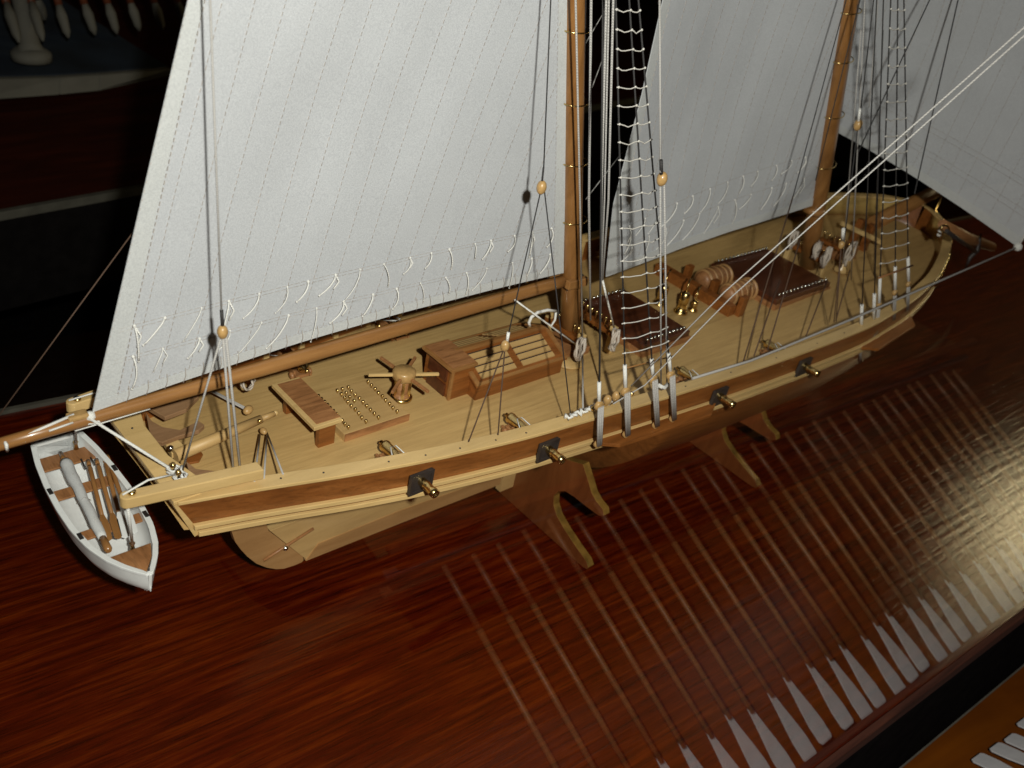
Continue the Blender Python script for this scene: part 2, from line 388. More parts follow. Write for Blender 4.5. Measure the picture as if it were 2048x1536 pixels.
# deadwood, keel strip, rudder
def cp(pts): return [U(p, v=-0.006) for p in pts]
part('deadwood', MB().prism(cp([(540,1062),(612,1119),(660,1094),(800,1038),(1000,962),(1040,900),(700,1000)]), (0, 0.012, 0)), M_KEEL, ship, 'pale plywood deadwood under the stern', bevel=0.0006)
part('keel_strip', MB().prism([U(p, v=-0.0075) for p in [(612,1122),(800,1047),(1000,969),(1005,950),(800,1022),(637,1088)]], (0, 0.015, 0)), M_TINT, ship)
part('rudder', MB().prism(cp([(462,1060),(471,1085),(482,1100),(495,1114),(513,1128),(534,1136),(552,1139),(568,1138),(590,1131),(604,1125),(608,1120),(606,1114),(538,1062),(530,1040)]), (0, 0.010, 0)), M_TINT, ship, 'rounded rudder blade', bevel=0.0008)
part('rudder_strap', MB().tube([U((527,1121), v=-0.008), U((560,1100), v=-0.009), U((627,1057), v=-0.008)], 0.0022, 6), M_WALN, ship)
part('rudder_pin', MB().ball(U((571,1096), v=-0.010), 0.004), M_STEEL, ship)

# keel along the bottom amidships (in the cradles)
part('keel', MB().box((0.84, -0.006, 0.034), (1.92, 0.006, 0.075)), M_KEEL, ship)
# channels (ledges for the shrouds)
for sg in (-1, 1):
    for (a, b) in ((0.775, 1.02), (1.42, 1.62)):
        m = MB(); usn = [a + (b - a) * i / 8 for i in range(9)]
        vs = []
        for i, u in enumerate(usn):
            e = 0.006 if i in (0, 8) else 0.024; ww = hw(u)
            for (vv, zz) in ((ww - .003, -.046), (ww + e, -.046), (ww + e, -.0405), (ww - .003, -.0405)): vs.append((u, sg * vv, zr(u) + zz))
        m.add(vs, [(i*4+k, i*4+(k+1) % 4, (i+1)*4+(k+1) % 4, (i+1)*4+k) for i in range(8) for k in range(4)] + [(0,1,2,3), (35,34,33,32)])
        part('channel_ledge', m, M_SAP, ship, bevel=0.0006)
# timber heads on the far bulwark
for u in [0.36 + 0.062 * i for i in range(24)]:
    z = dz(u); ww = hw(u) - 0.012
    part('timberhead', MB().box((u - .004, ww - .005, z), (u + .004, ww + .001, zr(u) + 0.010)), M_RAIL, ship, bevel=0.0006)

# masts
def mast(name, p0, p1, r0, r1, hoops, label):
    p0, p1 = Vector(p0), Vector(p1)
    n = 10; m = MB().tube([p0 + (p1 - p0) * i / n for i in range(n + 1)], [r0 + (r1 - r0) * i / n for i in range(n + 1)], 20)
    o = part(name, m, M_MAST, ship, label)
    d = (p1 - p0).normalized()
    for h in hoops:
        c = h; a = d.cross(Vector((0, 1, 0))).normalized(); b = d.cross(a)
        q = a * 1.0
        tt = (c.z - p0.z) / (p1.z - p0.z); cc = p0 + (p1 - p0) * tt; rr = r0 + (r1 - r0) * tt + 0.002
        tilt = (b * 1.0).normalized()
        pts = []
        for k in range(20):
            an = 2 * math.pi * k / 20
            pts.append(cc + a * math.cos(an) * rr * 1.25 - a * rr * 0.2 + b * math.sin(an) * rr + d * math.cos(an) * 0.004)
        part('mast_hoop', MB().tube(pts, 0.0010, 6, closed=True), M_BRASS, o)
    return o
mm = [U((1140, 690), v=0), U((1150, 0), v=0)]
dm = (mm[1] - mm[0]) / (mm[1].z - mm[0].z)
mm0 = mm[0] + dm * (dz(.93) - 0.002 - mm[0].z); mm1 = mm[0] + dm * (1.25 - mm[0].z)
mast('main_mast', mm0, mm1, 0.0155, 0.0125, [U((1142, y), v=0) for y in (60, 205, 325, 440, 560)], 'main mast of amber wood with brass sail hoops')
fm = [U((1635, 405), v=0), U((1700, 0), v=0)]
dfm = (fm[1] - fm[0]) / (fm[1].z - fm[0].z)
fm0 = fm[0] + dfm * (dz(1.62) - 0.002 - fm[0].z); fm1 = fm[0] + dfm * (1.25 - fm[0].z)
mast('fore_mast', fm0, fm1, 0.0175, 0.0140, [U((1650 + (300 - y) * .15, y), v=0) for y in (22, 120, 230, 330)], 'fore mast of amber wood nearer the bow')
def mast_collar(c, r, nm='mast_collar'):
    part(nm, MB().lathe([(r, 0), (r, 0.008), (r * .86, 0.011)], 20, Matrix.Translation(c)), M_SPAR, ship)
mast_collar(mm0, 0.020)
mast_collar(fm[0] + Vector((-.002, 0, -.02)), 0.022, 'boom_rest')
part('mast_band', MB().lathe([(0.0172, 0), (0.0172, 0.006)], 16, Matrix.Translation(mm[0] + dm * (0.41 - mm[0].z))), M_SPAR, ship)

# boom of the main sail
b0 = U((-60, 906), v=0); b1 = U((1150, 555), v=0)
part('main_boom', MB().tube([b0 + (b1 - b0) * i / 12 for i in range(13)], [0.0062 + 0.0032 * min(1, i / 5) for i in range(13)], 16), M_SPAR, ship, 'long amber boom at the foot of the main sail')
bj = U((1140, 556), v=0)
for a_ in (-.021, .012): part('boom_jaw', MB().box((-.022, a_, -.006), (.018, a_ + .009, .007), Matrix.Translation(bj)), M_SPAR, ship, bevel=0.001)
part('jaw_parrel', MB().tube([bj + Vector((.018, -.018, 0)), bj + Vector((.026, 0, 0)), bj + Vector((.018, .018, 0))], 0.002, 6), M_BLACK, ship)

# sails -------------------------------------------------------------
def lerp_poly(P, t):
    L = [0]
    for a, b in zip(P, P[1:]): L.append(L[-1] + (b - a).length)
    d = t * L[-1]
    for i in range(len(P) - 1):
        if d <= L[i+1] or i == len(P) - 2:
            q = (d - L[i]) / (L[i+1] - L[i]); return P[i].lerp(P[i+1], q)
def make_sail(name, left, right, billow, dirn, label, footsag=0.0):
    dirn = Vector(dirn)
    def F(s, t, off=0.0):
        a = lerp_poly(left, t); b = lerp_poly(right, t); p = a.lerp(b, s)
        wob = 0.0016 * math.sin(7 * s + 5 * t) * math.sin(5 * t + 2) + 0.0004 * math.sin(27 * s + 11 * t)
        p = p + dirn * (billow * math.sin(math.pi * min(1, max(0, s))) * (0.35 + 0.65 * math.sin(math.pi * min(1, t * .92 + .04))) + wob * math.sin(math.pi * min(1, max(0, s))) - off)
        p.z -= footsag * 4 * s * (1 - s) * max(0, t) ** 3
        return p
    o = part(name, MB().grid(F, 56, 56), M_SAIL, ship, label, solid=0.0012)
    return o, F
def dashes(o, curves, F, r=0.0005, on=0.0042, off=0.0028, name='stitching', sgn=1):
    m = MB()
    for c in curves:
        pts = [F(s, t, sgn * 0.0011) for s, t in c]
        acc = 0; on_ = True; cur = [pts[0]]
        for a, b in zip(pts, pts[1:]):
            d = (b - a).length; pos = 0
            while pos < d:
                lim = (on if on_ else off) - acc; step = min(lim, d - pos); pos += step; acc += step
                q = a.lerp(b, pos / d)
                if on_: cur.append(q)
                if acc >= (on if on_ else off) - 1e-9:
                    if on_ and len(cur) > 1: m.tube([cur[0], cur[-1]], r, 3, caps=False)
                    on_ = not on_; acc = 0; cur = [q]
    part(name, m, M_STITCH, o, kind='stuff', recalc=False)
def strip(o, name, F, s0, s1, t0, t1, ns, nt_, mat=None, off=0.0009):
    part(name, MB().grid(lambda a, b: F(s0 + (s1 - s0) * a, t0 + (t1 - t0) * b, off), ns, nt_, False), mat or M_HEM, o, solid=0.0006)
def inv(F, target, s, t, iu=0):
    for _ in range(14):
        p = F(s, t); e = 1e-3
        ds = (F(s + e, t) - p) / e; dt = (F(s, t + e) - p) / e; r = target - p
        # solve in the plane of the sail, least squares
        a11, a12, a22 = ds.dot(ds), ds.dot(dt), dt.dot(dt); b1, b2 = ds.dot(r), dt.dot(r); det = a11 * a22 - a12 * a12
        s += (b1 * a22 - b2 * a12) / det; t += (b2 * a11 - b1 * a12) / det
        s = min(1.3, max(-.3, s)); t = min(1.2, max(-.3, t))
    return s, t
def seams(F, foot_s, d, tmax=1.0, n=26, step=0.022):
    out = []
    for s0 in foot_s:
        p0 = F(s0, tmax); c = []; s, t = s0, tmax
        for k in range(n):
            s, t = inv(F, p0 + d * (k * step), s, t)
            if s > 0.985 or t < 0.0: break
            c.append((s, t))
        if len(c) > 1: out.append(c)
    return out
def reef_points(o, F, band, n, length, dirn, seed, skip=0):
    random.seed(seed)
    for k in range(n):
        q = (k + 0.5 + random.uniform(-.12, .12)) / n; s, t = band(q)
        p = F(s, t, 0.003); lat = random.choice([-1, -1, -.6, -.9, .25, -.1, -1.3]) + random.uniform(-.25, .25); L = length * random.uniform(.55, 1.15)
        bow_ = random.uniform(-.16, .20); pts = [p]
        for j in range(1, 7):
            a = j / 6
            pts.append(p + Vector((L * (lat * .55 * a + bow_ * .5 * math.sin(math.pi * a)), 0, -L * a * (1 - .18 * abs(lat)))) + Vector(dirn) * (-0.002 - 0.003 * math.sin(a * 3)))
        th = random.choice([.0007, .00085, .0010])
        m = MB().tube(pts, th, 5); m.ball(p, th * 1.9, 6); m.ball(pts[-1], th * 1.4, 6)
        if random.random() < .3:
            q2 = [p, p + Vector((L * .12, -.003, -L * .28)), p + Vector((L * .10 * lat, -.004, -L * .55))]
            m.tube(q2, th, 5)
        part('reef_point', m, M_TW, o)

TOPY = -260
leech = [U((435.5, TOPY), v=0.0), U((375, 0), v=0.0), U((270, 452), v=0.0), U((184, 823), v=0.0)]
luff = [U((1138, TOPY), v=0.0), U((1134, 0), v=0.0), U((1131, 300), v=0), U((1126, 545), v=0)]
ms, FM = make_sail('main_sail', leech, luff, 0.014, (0, 1, 0), 'big white main sail with reef bands above the long boom', footsag=-0.007)
strip(ms, 'leech_hem', FM, 0.0, 0.034, 0.0, 1.0, 2, 50)
strip(ms, 'luff_hem', FM, 0.972, 1.0, 0.0, 1.0, 2, 50)
strip(ms, 'foot_hem', FM, 0.0, 1.0, 0.976, 1.0, 50, 2, off=0.0012)
dl = (leech[1] - leech[3]).normalized()
dashes(ms, seams(FM, [0.05 + i * 0.0500 for i in range(19)], dl, n=34), FM)
dashes(ms, [[(0.036, i / 60) for i in range(61)]], FM, r=0.0007)
dashes(ms, [[(0.001, i / 60) for i in range(61)]], FM, r=0.0006, on=.003, off=.006)
dashes(ms, [[(0.97, i / 60) for i in range(61)]], FM, r=0.0004)
def band_of(F, pa, pb, v=0.0, s0=.04, s1=.97):
    A = U(pa, v=v); B = U(pb, v=v)
    def g(q):
        s, t = inv(F, A.lerp(B, q), s0 + (s1 - s0) * q, .85); return s, t
    return g
bm1 = band_of(FM, (238, 657), (1118, 452)); bm2 = band_of(FM, (226, 721), (1118, 503))
for bnd in (bm1, bm2):
    c = [bnd(i / 24) for i in range(25)]
    dashes(ms, [c, [(s, t + .008) for s, t in c]], FM, r=0.00035, on=.006, off=.002)
dashes(ms, [[(0.03 + .94 * i / 40, .974) for i in range(41)]], FM, r=0.0004)
m = MB()
for i in range(30):
    s = .05 + .9 * i / 29
    m.tube([FM(s, .965, .003), FM(s + .003, .985, .0035), FM(s + .002, 1.004, .002)], 0.0005, 4)
part('foot_lacing', m, M_STITCH, ms, kind='stuff')
reef_points(ms, FM, bm1, 18, 0.038, (0, 1, 0), 3); reef_points(ms, FM, bm2, 17, 0.040, (0, 1, 0), 5)
part('clew_knot', MB().ball(FM(0, 1) + Vector((-.003, -.002, -.004)), 0.006).tube([FM(0, 1), FM(0, 1) + Vector((-.006, -.006, -.010)), FM(0, 1) + Vector((.004, -.008, -.012)), FM(0, 1)], 0.002, 6), M_TW, ms)

f_leech = [U((1385, TOPY), v=0), U((1325, 0), v=0), U((1283, 190), v=0), U((1226, 410), v=0), U((1211, 553), v=0)]
f_luff = [U((1737, TOPY), v=0), U((1694, 0), v=0), U((1660, 220), v=0), U((1632, 408), v=0)]
fs, FF = make_sail('fore_sail', f_leech, f_luff, 0.03, (0, 1, 0), 'white fore sail between the two masts', footsag=0.006)
strip(fs, 'leech_hem', FF, 0.0, 0.04, 0.0, 1.0, 2, 50)
strip(fs, 'foot_hem', FF, 0.0, 1.0, 0.972, 1.0, 40, 2, off=0.0012)
dashes(fs, seams(FF, [0.07 + i * 0.062 for i in range(15)], (f_leech[1] - f_leech[3]).normalized(), n=34, step=.026), FF, r=.0005, on=.006, off=.003)
dashes(fs, [[(0.042, i / 60) for i in range(61)]], FF, r=0.0006)
bf1 = band_of(FF, (1245, 460), (1630, 310)); bf2 = band_of(FF, (1240, 500), (1625, 352))
for bnd in (bf1, bf2): dashes(fs, [[bnd(i / 20) for i in range(21)]], FF, r=0.00045, on=.006, off=.002)
reef_points(fs, FF, bf1, 12, 0.045, (0, 1, 0), 13); reef_points(fs, FF, bf2, 11, 0.050, (0, 1, 0), 15)

SQ = 1.74
q0 = U((2036, 494), u=SQ)
sq_l = [Vector((SQ - .10, .30, 1.02)), Vector((SQ - .04, .31, .78)), Vector((SQ, .325, .555))]
sq_r = [Vector((SQ - .10, -.33, 1.02)), Vector((SQ - .04, -.335, .75)), Vector((SQ, q0.y, q0.z))]
ss, FS = make_sail('square_sail', sq_l, sq_r, 0.03, (1, 0, 0), 'white square sail hung across the bow end of the ship', footsag=-0.012)
strip(ss, 'foot_hem', FS, 0.0, 1.0, 0.965, 1.0, 40, 2, off=0.0012)
dashes(ss, [[(0.06 + .055 * k, i / 40) for i in range(41)] for k in range(17)], FS, r=.0005, on=.006, off=.003)
dashes(ss, [[(i / 30, tt) for i in range(31)] for tt in (.80, .82, .885, .905)], FS, r=.00045, on=.006, off=.002)
part('clew_knot', MB().ball(FS(1, 1), 0.008), M_TW, ss)
part('leech_rope', MB().tube([FS(1.0, i / 20) for i in range(21)], 0.002, 6), M_TW, ss)

# ropes -------------------------------------------------------------
def rope(name, pts, r, mat, sag=0.0, parent=None, label=None, n=6):
    pts = [Vector(p) for p in pts]
    if sag and len(pts) == 2:
        a, b = pts; pts = [a.lerp(b, i / 10) - Vector((0, 0, sag * 4 * (i / 10) * (1 - i / 10))) for i in range(11)]
    return part(name, MB().tube(pts, r, n), mat, parent or ship, label)
def block(p, r=0.006, d=Vector((0, 0, 1)), mat=None, name='pulley_block'):
    q = Vector((0, 0, 1)).rotation_difference(Vector(d).normalized())
    M = Matrix.Translation(Vector(p)) @ q.to_matrix().to_4x4()
    m = MB().lathe([(r * .35, -r * 1.35), (r * .8, -r * .9), (r, -r * .2), (r, r * .3), (r * .8, r * .95), (r * .35, r * 1.35)], 12, M)
    return part(name, m, mat or M_BLOCK, ship)
def deadeye(p, r=0.0068, name='deadeye', axis='Y'):
    m = MB().lathe([(r * .8, -.0032), (r, -.002), (r, .002), (r * .8, .0032)], 16, Matrix.Translation(Vector(p)), axis=axis)
    return part(name, m, M_BLOCK, ship)
# main shrouds, starboard: lower deadeye on the ledge, lanyard, upper deadeye, seizing, shroud
TOP = U((1212, -570), v=-0.02)
SHR = []
for (xu, yu), (xl, yl), ys in (((1198, 811), (1195, 888), 775), ((1251, 783), (1252, 868), 742), ((1306, 758), (1311, 850), 727), ((1341, 750), (1345, 837), 716)):
    lo = U((xl, yl), z=zr(.9) - .036); lo = U((xl, yl), v=min(-0.222, lo.y)); up = U((xu, yu), v=lo.y + 0.006)
    deadeye(lo, .0055); deadeye(up)
    for o_ in (-.0032, 0, .0032):
        part('lanyard', MB().tube([lo + Vector((o_, -.0035, 0)), up + Vector((o_ * 1.1, -.0035, 0))], 0.0019, 6), M_TG, ship)
    e = TOP + Vector((0.004 * len(SHR), 0, 0)); d = (e - up).normalized(); L = (up - U((xu, ys), v=up.y)).length
    rope('seizing', [up + d * .006, up + d * L], 0.0028, M_TW)
    rope('shroud', [up + d * L * .98, e], 0.00115, M_TB if len(SHR) else M_TB); SHR.append((up, e))
# same on the port side, mostly hidden
for i, (up, e) in enumerate(SHR):
    pu = Vector((up.x, -up.y, up.z)); pe = Vector((e.x, -e.y, e.z))
    deadeye(pu); rope('shroud', [pu, pe], 0.00115, M_TB)
M_TR = twine('ratline_twine', (0.72, 0.69, 0.65))
def ratlines(S, z0, z1, n, seed, r=0.0008):
    random.seed(seed)
    for k in range(n):
        z = z0 + (z1 - z0) * k / (n - 1); pts = []
        for j, (up, e) in enumerate(S):
            q = (z - up.z) / (e.z - up.z); pts.append(up.lerp(e, q) + Vector((0, -.0012, 0)))
        full = [pts[0] + (pts[0] - pts[1]) * .10]
        for a, b in zip(pts, pts[1:]):
            full.append(a)
            for i in (1, 2, 3): full.append(a.lerp(b, i / 4) - Vector((0, 0, random.uniform(.0015, .004) * (1 if i == 2 else .6))))
        full += [pts[-1], pts[-1] + (pts[-1] - pts[-2]) * .10]
        m = MB().tube(full, r, 5)
        for p in pts: m.ball(p, r * 1.9, 6)
        part('ratline', m, M_TR, ship)
ratlines(SHR[1:4], U((1250, 722), v=SHR[1][0].y).z, 1.0, 30, 4)
# fore shrouds
FTOP = U((1800, -480), v=-0.02); FSH = []
for (xu, yu), (xl, yl), ys in (((1758, 612), (1752, 668), 575), ((1790, 585), (1788, 640), 552), ((1817, 568), (1815, 622), 534)):
    lo = U((xl, yl), v=-.236); up = U((xu, yu), v=-.230)
    deadeye(up, .006)
    part('lanyard', MB().tube([lo + Vector((-.003, 0, 0)), up + Vector((-.003, 0, 0))], 0.0018, 6), M_TG, ship)
    part('lanyard', MB().tube([lo + Vector((.003, 0, 0)), up + Vector((.003, 0, 0))], 0.0018, 6), M_TG, ship)
    d = (FTOP - up).normalized(); L = (up - U((xu, ys), v=up.y)).length
    rope('seizing', [up + d * .006, up + d * L], 0.0030, M_TW); rope('shroud', [up + d * L, FTOP], 0.0012, M_TB); FSH.append((up, FTOP))
    rope('shroud', [Vector((up.x, -up.y, up.z)), Vector((FTOP.x, -FTOP.y, FTOP.z))], 0.0012, M_TB)
ratlines(FSH, U((1760, 545), v=FSH[0][0].y).z, .86, 17, 9, r=0.0009)
for (xu, yu, ys, xt) in ((1722, 665, 610, 1768), (1747, 648, 588, 1776)):
    up = U((xu, yu), v=-.232); sz = U((xu + 2, ys), v=-.229); rope('seizing', [up, sz], .003, M_TW); rope('backstay', [sz, U((xt, -300), v=-.12)], .0011, M_TB)
    rope('lanyard', [up, U((xu - 2, yu + 60), v=-.236)], .0035, M_TG)
# spreader battens low on the shrouds
rope('batten', [U((1246, 738), v=-.19), U((1346, 712), v=-.19)], 0.0010, M_SPAR)
rope('batten', [U((1758, 556), v=-.228), U((1825, 531), v=-.228)], 0.0018, M_WALN)

# vang tackle at the stern, starboard
bt = U((445, 664), v=-0.10)
block(bt, .0052); rope('block_strop', [bt + Vector((0, 0, .006)), U((443, 620), v=-.1)], .0017, M_TB)
rope('vang', [U((443, 625), v=-.1), U((418, -60), v=-.07)], .0009, M_TG)
rope('tackle_fall', [bt, U((365, 941), z=.342)], .0011, M_TG)
rope('tackle_fall', [bt, U((468, 958), z=.342)], .0013, M_TG)
rope('tackle_fall', [bt + Vector((.003, 0, 0)), U((482, 955), z=.342)], .0014, M_TG)
# topping lift amidships
v1 = -.10
k1 = U((1083, 375), v=v1); block(k1, .006); rope('block_strop', [k1, U((1087, 335), v=v1)], .0012, M_TB)
rope('topping_lift', [U((1087, 345), v=v1), U((1104, -60), v=-.06)], .0008, M_TB)
k2 = U((1010, 692), v=-.13); rope('topping_lift', [k1, U((1017, 668), v=-.13)], .0008, M_TB)
rope('seizing', [U((1017, 665), v=-.13), U((1014, 684), v=-.13)], .0021, M_TW); block(k2, .0055)
rope('topping_lift', [k1 + Vector((.004, 0, 0)), U((1141, 829), v=-.185)], .0008, M_TB)
rope('tackle_fall', [k2, U((937, 884), z=.342)], .0009, M_TBR); rope('tackle_fall', [k2, U((996, 870), z=.342)], .0009, M_TBR)
# halyards beside the main mast
for pts, r, mt in (([(1150, -60), (1160, 400), (1165, 690)], .0013, M_TG), ([(1183, -60), (1178, 400), (1181, 640)], .0016, M_TG),
                   ([(1214, -60), (1203, 400), (1199, 790)], .0014, M_TG), ([(1228, -60), (1217, 400), (1205, 560)], .0014, M_TG),
                   ([(1219, -60), (1209, 400), (1201, 600)], .0011, M_TG)):
    vv = -.045 if pts[2][0] < 1190 else -.10
    rope('halyard', [U(p, v=vv) for p in pts], r, mt)
rope('halyard', [U((1165, 700), v=-.05), U((1166, 828), v=-.18)], .0013, M_TG)
for a, b in (((1222, 0), (1168, 92)), ((1212, 100), (1184, 175)), ((1244, 305), (1172, 398))): rope('stay', [U(a, v=.06), U(b, v=.02)], .0007, M_TG)
rope('tackle_fall', [U((1030, 600), v=-.02), U((1160, 695), v=-.04)], .0013, M_TW)
rope('tackle_fall', [U((1205, 560), v=-.08), U((1228, 655), v=-.08)], .0015, M_TW)
k3 = U((1324, 358), v=-.19); block(k3, .0062)
rope('peak_halyard', [U((1319, -60), v=-.12), U((1321, 345), v=-.19)], .0013, M_TG)
rope('block_strop', [U((1322, 320), v=-.189), U((1323, 350), v=-.19)], .0022, M_TB)
rope('tackle_fall', [k3 + Vector((-.003, 0, 0)), U((1322, 770), v=-.208)], .0012, M_TG)
rope('tackle_fall', [k3 + Vector((.004, 0, 0)), U((1334, 770), v=-.208)], .0012, M_TG)
rope('rope_end', [U((1318, 771), v=-.212), U((1328, 776), v=-.214), U((1336, 768), v=-.212)], .003, M_TW)
# fore braces and sheets, long pale lines
rope('brace', [U((1262, 772), v=-.215), U((1450, 583), v=-.28), U((2090, 18), v=-.46)], .00095, M_TG)
rope('brace', [U((1226, 808), v=-.215), U((1290, 770), v=-.22), U((1465, 592), v=-.28), U((2090, 34), v=-.46)], .00095, M_TG)
rope('sheet', [FS(1, 1), U((1820, 588), v=-.262), U((1700, 640), v=-.262), U((1560, 698), v=-.255), U((1500, 722), v=-.250), U((1385, 757), v=-.243)], .0019, M_TG)
for p in ((1215, 800), (1232, 792)): block(U(p, v=-.20), .0055)
# fore mast rigging
for a, b, r, mt in (((1703, -40), (1586, 393), .0009, M_TB), ((1730, -40), (1631, 361), .0009, M_TB), ((1752, -40), (1722, 215), .0010, M_TB),
                    ((1756, 0), (1738, 215), .0010, M_TG), ((1730, 0), (1702, 560), .0012, M_TG), ((1722, 60), (1686, 520), .0012, M_TG),
                    ((1925, -40), (1829, 388), .0011, M_TB), ((1878, -40), (1716, 305), .0010, M_TB), ((1766, 60), (1745, 620), .0010, M_TB)):
    rope('running_line', [U(a, v=-.06), U(b, v=-.10 if b[0] < 1800 else -.2)], r, mt)
k4 = U((1716, 250), v=-.12); block(k4, .0066); rope('seizing', [k4, U((1720, 218), v=-.12)], .0022, M_TW)
rope('running_line', [k4, U((1690, 470), v=-.16)], .0010, M_TB); k5 = U((1683, 490), v=-.17); block(k5, .005)
rope('seizing', [U((1685, 480), v=-.17), U((1687, 458), v=-.17)], .003, M_TW)
rope('running_line', [k5, U((1668, 645), v=-.21)], .0010, M_TBR); rope('running_line', [k5, U((1672, 645), v=-.21)], .0010, M_TBR)
for a, b in (((1586, 393), (1487, 722)), ((1560, 560), (1508, 712)), ((1600, 480), (1535, 700)), ((1655, 560), (1612, 672)), ((1700, 540), (1672, 640))):
    rope('tackle_fall', [U(a, v=-.10 if a[1] < 450 else -.13), U(b, v=-.20)], .0011, M_TBR)
# lines behind the stern
rope('flag_line', [U((268, 462), v=.03), U((-10, 842), v=.03)], .0007, M_TBR)
b_ = U((155, 833), v=.0)
part('pulley_block', MB().box((-.010, -.006, -.002), (.010, .006, .004), Matrix.Translation(b_)), M_BLOCK, ship, bevel=.002)
part('pulley_block', MB().box((-.009, -.005, -.009), (.010, .005, -.004), Matrix.Translation(b_)), M_BLOCK, ship, bevel=.002)
rope('outhaul', [U((148, 829), v=0), U((12, 888), v=-.004)], .0016, M_TW)
rope('outhaul', [U((146, 845), v=-.006), U((98, 862), v=-.008)], .0011, M_TW)
rope('outhaul_lashing', [U((8, 880), v=-.0), U((13, 890), v=-.009), U((14, 902), v=-.005)], .0018, M_TW)
rope('sheet', [U((170, 831), v=-.003), U((345, 940), z=.346)], .0017, M_TW)
rope('jackline', [U((150, 862), v=-.009), U((300, 818), v=-.010)], .0007, M_TW)

# davits over the boat
for sg, end, inn in ((-1, U((248, 1003), z=.352), None), (1, U((140, 808), z=.356), None)):
    v0 = end.y
    L0, L1 = end.x - .004, 0.335 if sg < 0 else .33
    vi = -.112 if sg < 0 else .10
    poly = []
    for k in range(7):
        a = math.pi / 2 + math.pi * k / 6; poly.append(Vector((L0 + .007 + .007 * math.cos(a), v0 + (.007 * math.sin(a)) , .3465)))
    poly += [Vector((L1, vi - .008, .3465)), Vector((L1, vi + .008, .3465))]
    o = part('davit', MB().prism(poly, (0, 0, .013)), M_RAIL, ship, 'pale wooden davit beam reaching out over the stern', bevel=.0012)
    part('davit_sheave', MB().lathe([(.0042, 0), (.0042, .003)], 10, Matrix.Translation((L0 + .012, v0, .359))), M_BRASS, o)
    rope('davit_line', [Vector((L0 + .003, v0, .361)), Vector((L0 + .03, v0 + sg * -.004, .366)), Vector((.262, v0 + sg * -.018, .350))], .0011, M_TW, parent=o)
# belaying pins and rope turns on the starboard quarter
for px in ((346, 944), (357, 958)):
    p = U(px, z=.345); part('belaying_pin', MB().lathe([(.0016, -.004), (.0018, .004), (.003, .007), (.0033, .0095), (.002, .012)], 10, Matrix.Translation(p)), M_BRASS, ship)
    random.seed(int(px[0])); pts = []
    for k in range(22): a = k * .9; pts.append(p + Vector((.006 * math.cos(a) * random.uniform(.6, 1.3) + .002, .009 * math.sin(a) * random.uniform(.5, 1.2), -.002 + .0003 * k)))
    part('rope_turns', MB().tube(pts, .0015, 5), M_TW, ship)

# ------------------------------------------------------------ fittings fixed to the deck
def fbox(name, a, b, mat, parent=None, bev=.0006, label=None): return part(name, MB().box(a, b), mat, parent or ship, label, bevel=bev)
zd = dz(.47)
M_KNEE = wood('knee_wood', (0.22, 0.12, 0.06), (0.29, 0.165, 0.085), (0.35, 0.205, 0.11), scale=(10, 60, 60), rough=0.5, bump=0.05)
# knees and pads inside the stern
def pad(pts, z, h, mat, name='quarter_knee'):
    part(name, MB().prism([U(p, z=z) for p in pts], (0, 0, h)), mat, ship, bevel=.0006)
pad([(292,832),(304,850),(325,862),(360,868),(398,850),(409,858),(398,868),(352,882),(325,893),(306,888),(298,866)], .318, .006, M_KNEE)
pad([(296,822),(330,842),(372,826),(398,800),(380,796),(330,815)], .318, .006, M_KNEE)
pad([(372,930),(392,946),(430,950),(478,944),(492,954),(400,966),(380,960)], .318, .006, M_KNEE)
pad([(362,905),(396,898),(406,912),(398,926),(376,930)], zd + .001, .003, M_SAP, 'deck_pad')
# rudder head and tiller
part('rudder_head', MB().prism([U(p, z=.31) for p in [(320,884),(345,878),(372,905),(344,918)]], (0, 0, .008)), M_RAIL, ship, bevel=.001)
part('rudder_bolt', MB().ball(U((341, 897), z=.323), .004), M_STEEL, ship)
ta, tb, tcc = U((350, 912), z=.316), U((522, 838), z=.322), U((551, 826), z=.324)
part('tiller', MB().tube([ta, ta.lerp(tb, .5), tb], [.0078, .0070, .0052], 12).tube([tb, tcc], [.0040, .0032], 10), M_KEEL, ship, 'long pale tiller')
part('tiller_knob', MB().ball(tcc, .0036), M_RAIL, ship)
part('tiller_eye', MB().ball(U((519, 842), z=.328), .0026), M_BRASS, ship)
tbk = U((496, 820), z=.312); block(tbk, .0055, (1, .6, 0)); 
for dx in (-.004, 0, .004): rope('tiller_rope', [tbk + Vector((0, dx, 0)), U((412 + dx * 900, 776), z=.315)], .0011, M_TG)
tbs = U((527, 862), z=.312); block(tbs, .004, (0, 1, 0))
for a, b in (((520, 868), (509, 962)), ((534, 868), (528, 956)), ((534, 866), (566, 948))): rope('tiller_rope', [U(a, z=.310), U(b, z=.341)], .0011, M_TG)
# bench
BE = part('deck_bench', MB().box((.438, -.052, .329), (.477, .050, .3345)), M_RAIL, ship, 'narrow bench with dark top in front of the tiller', bevel=.0008)
fbox('bench_top', (.4435, -.0475, .3346), (.4765, .0455, .3358), M_WALN, BE, .0004)
for v in (-.040, .038): fbox('leg', (.451, v - .004, zd - .001), (.474, v + .004, .329), M_SAP, BE)
fbox('stretcher', (.460, -.036, .302), (.4645, .034, .3285), M_SAP, BE)
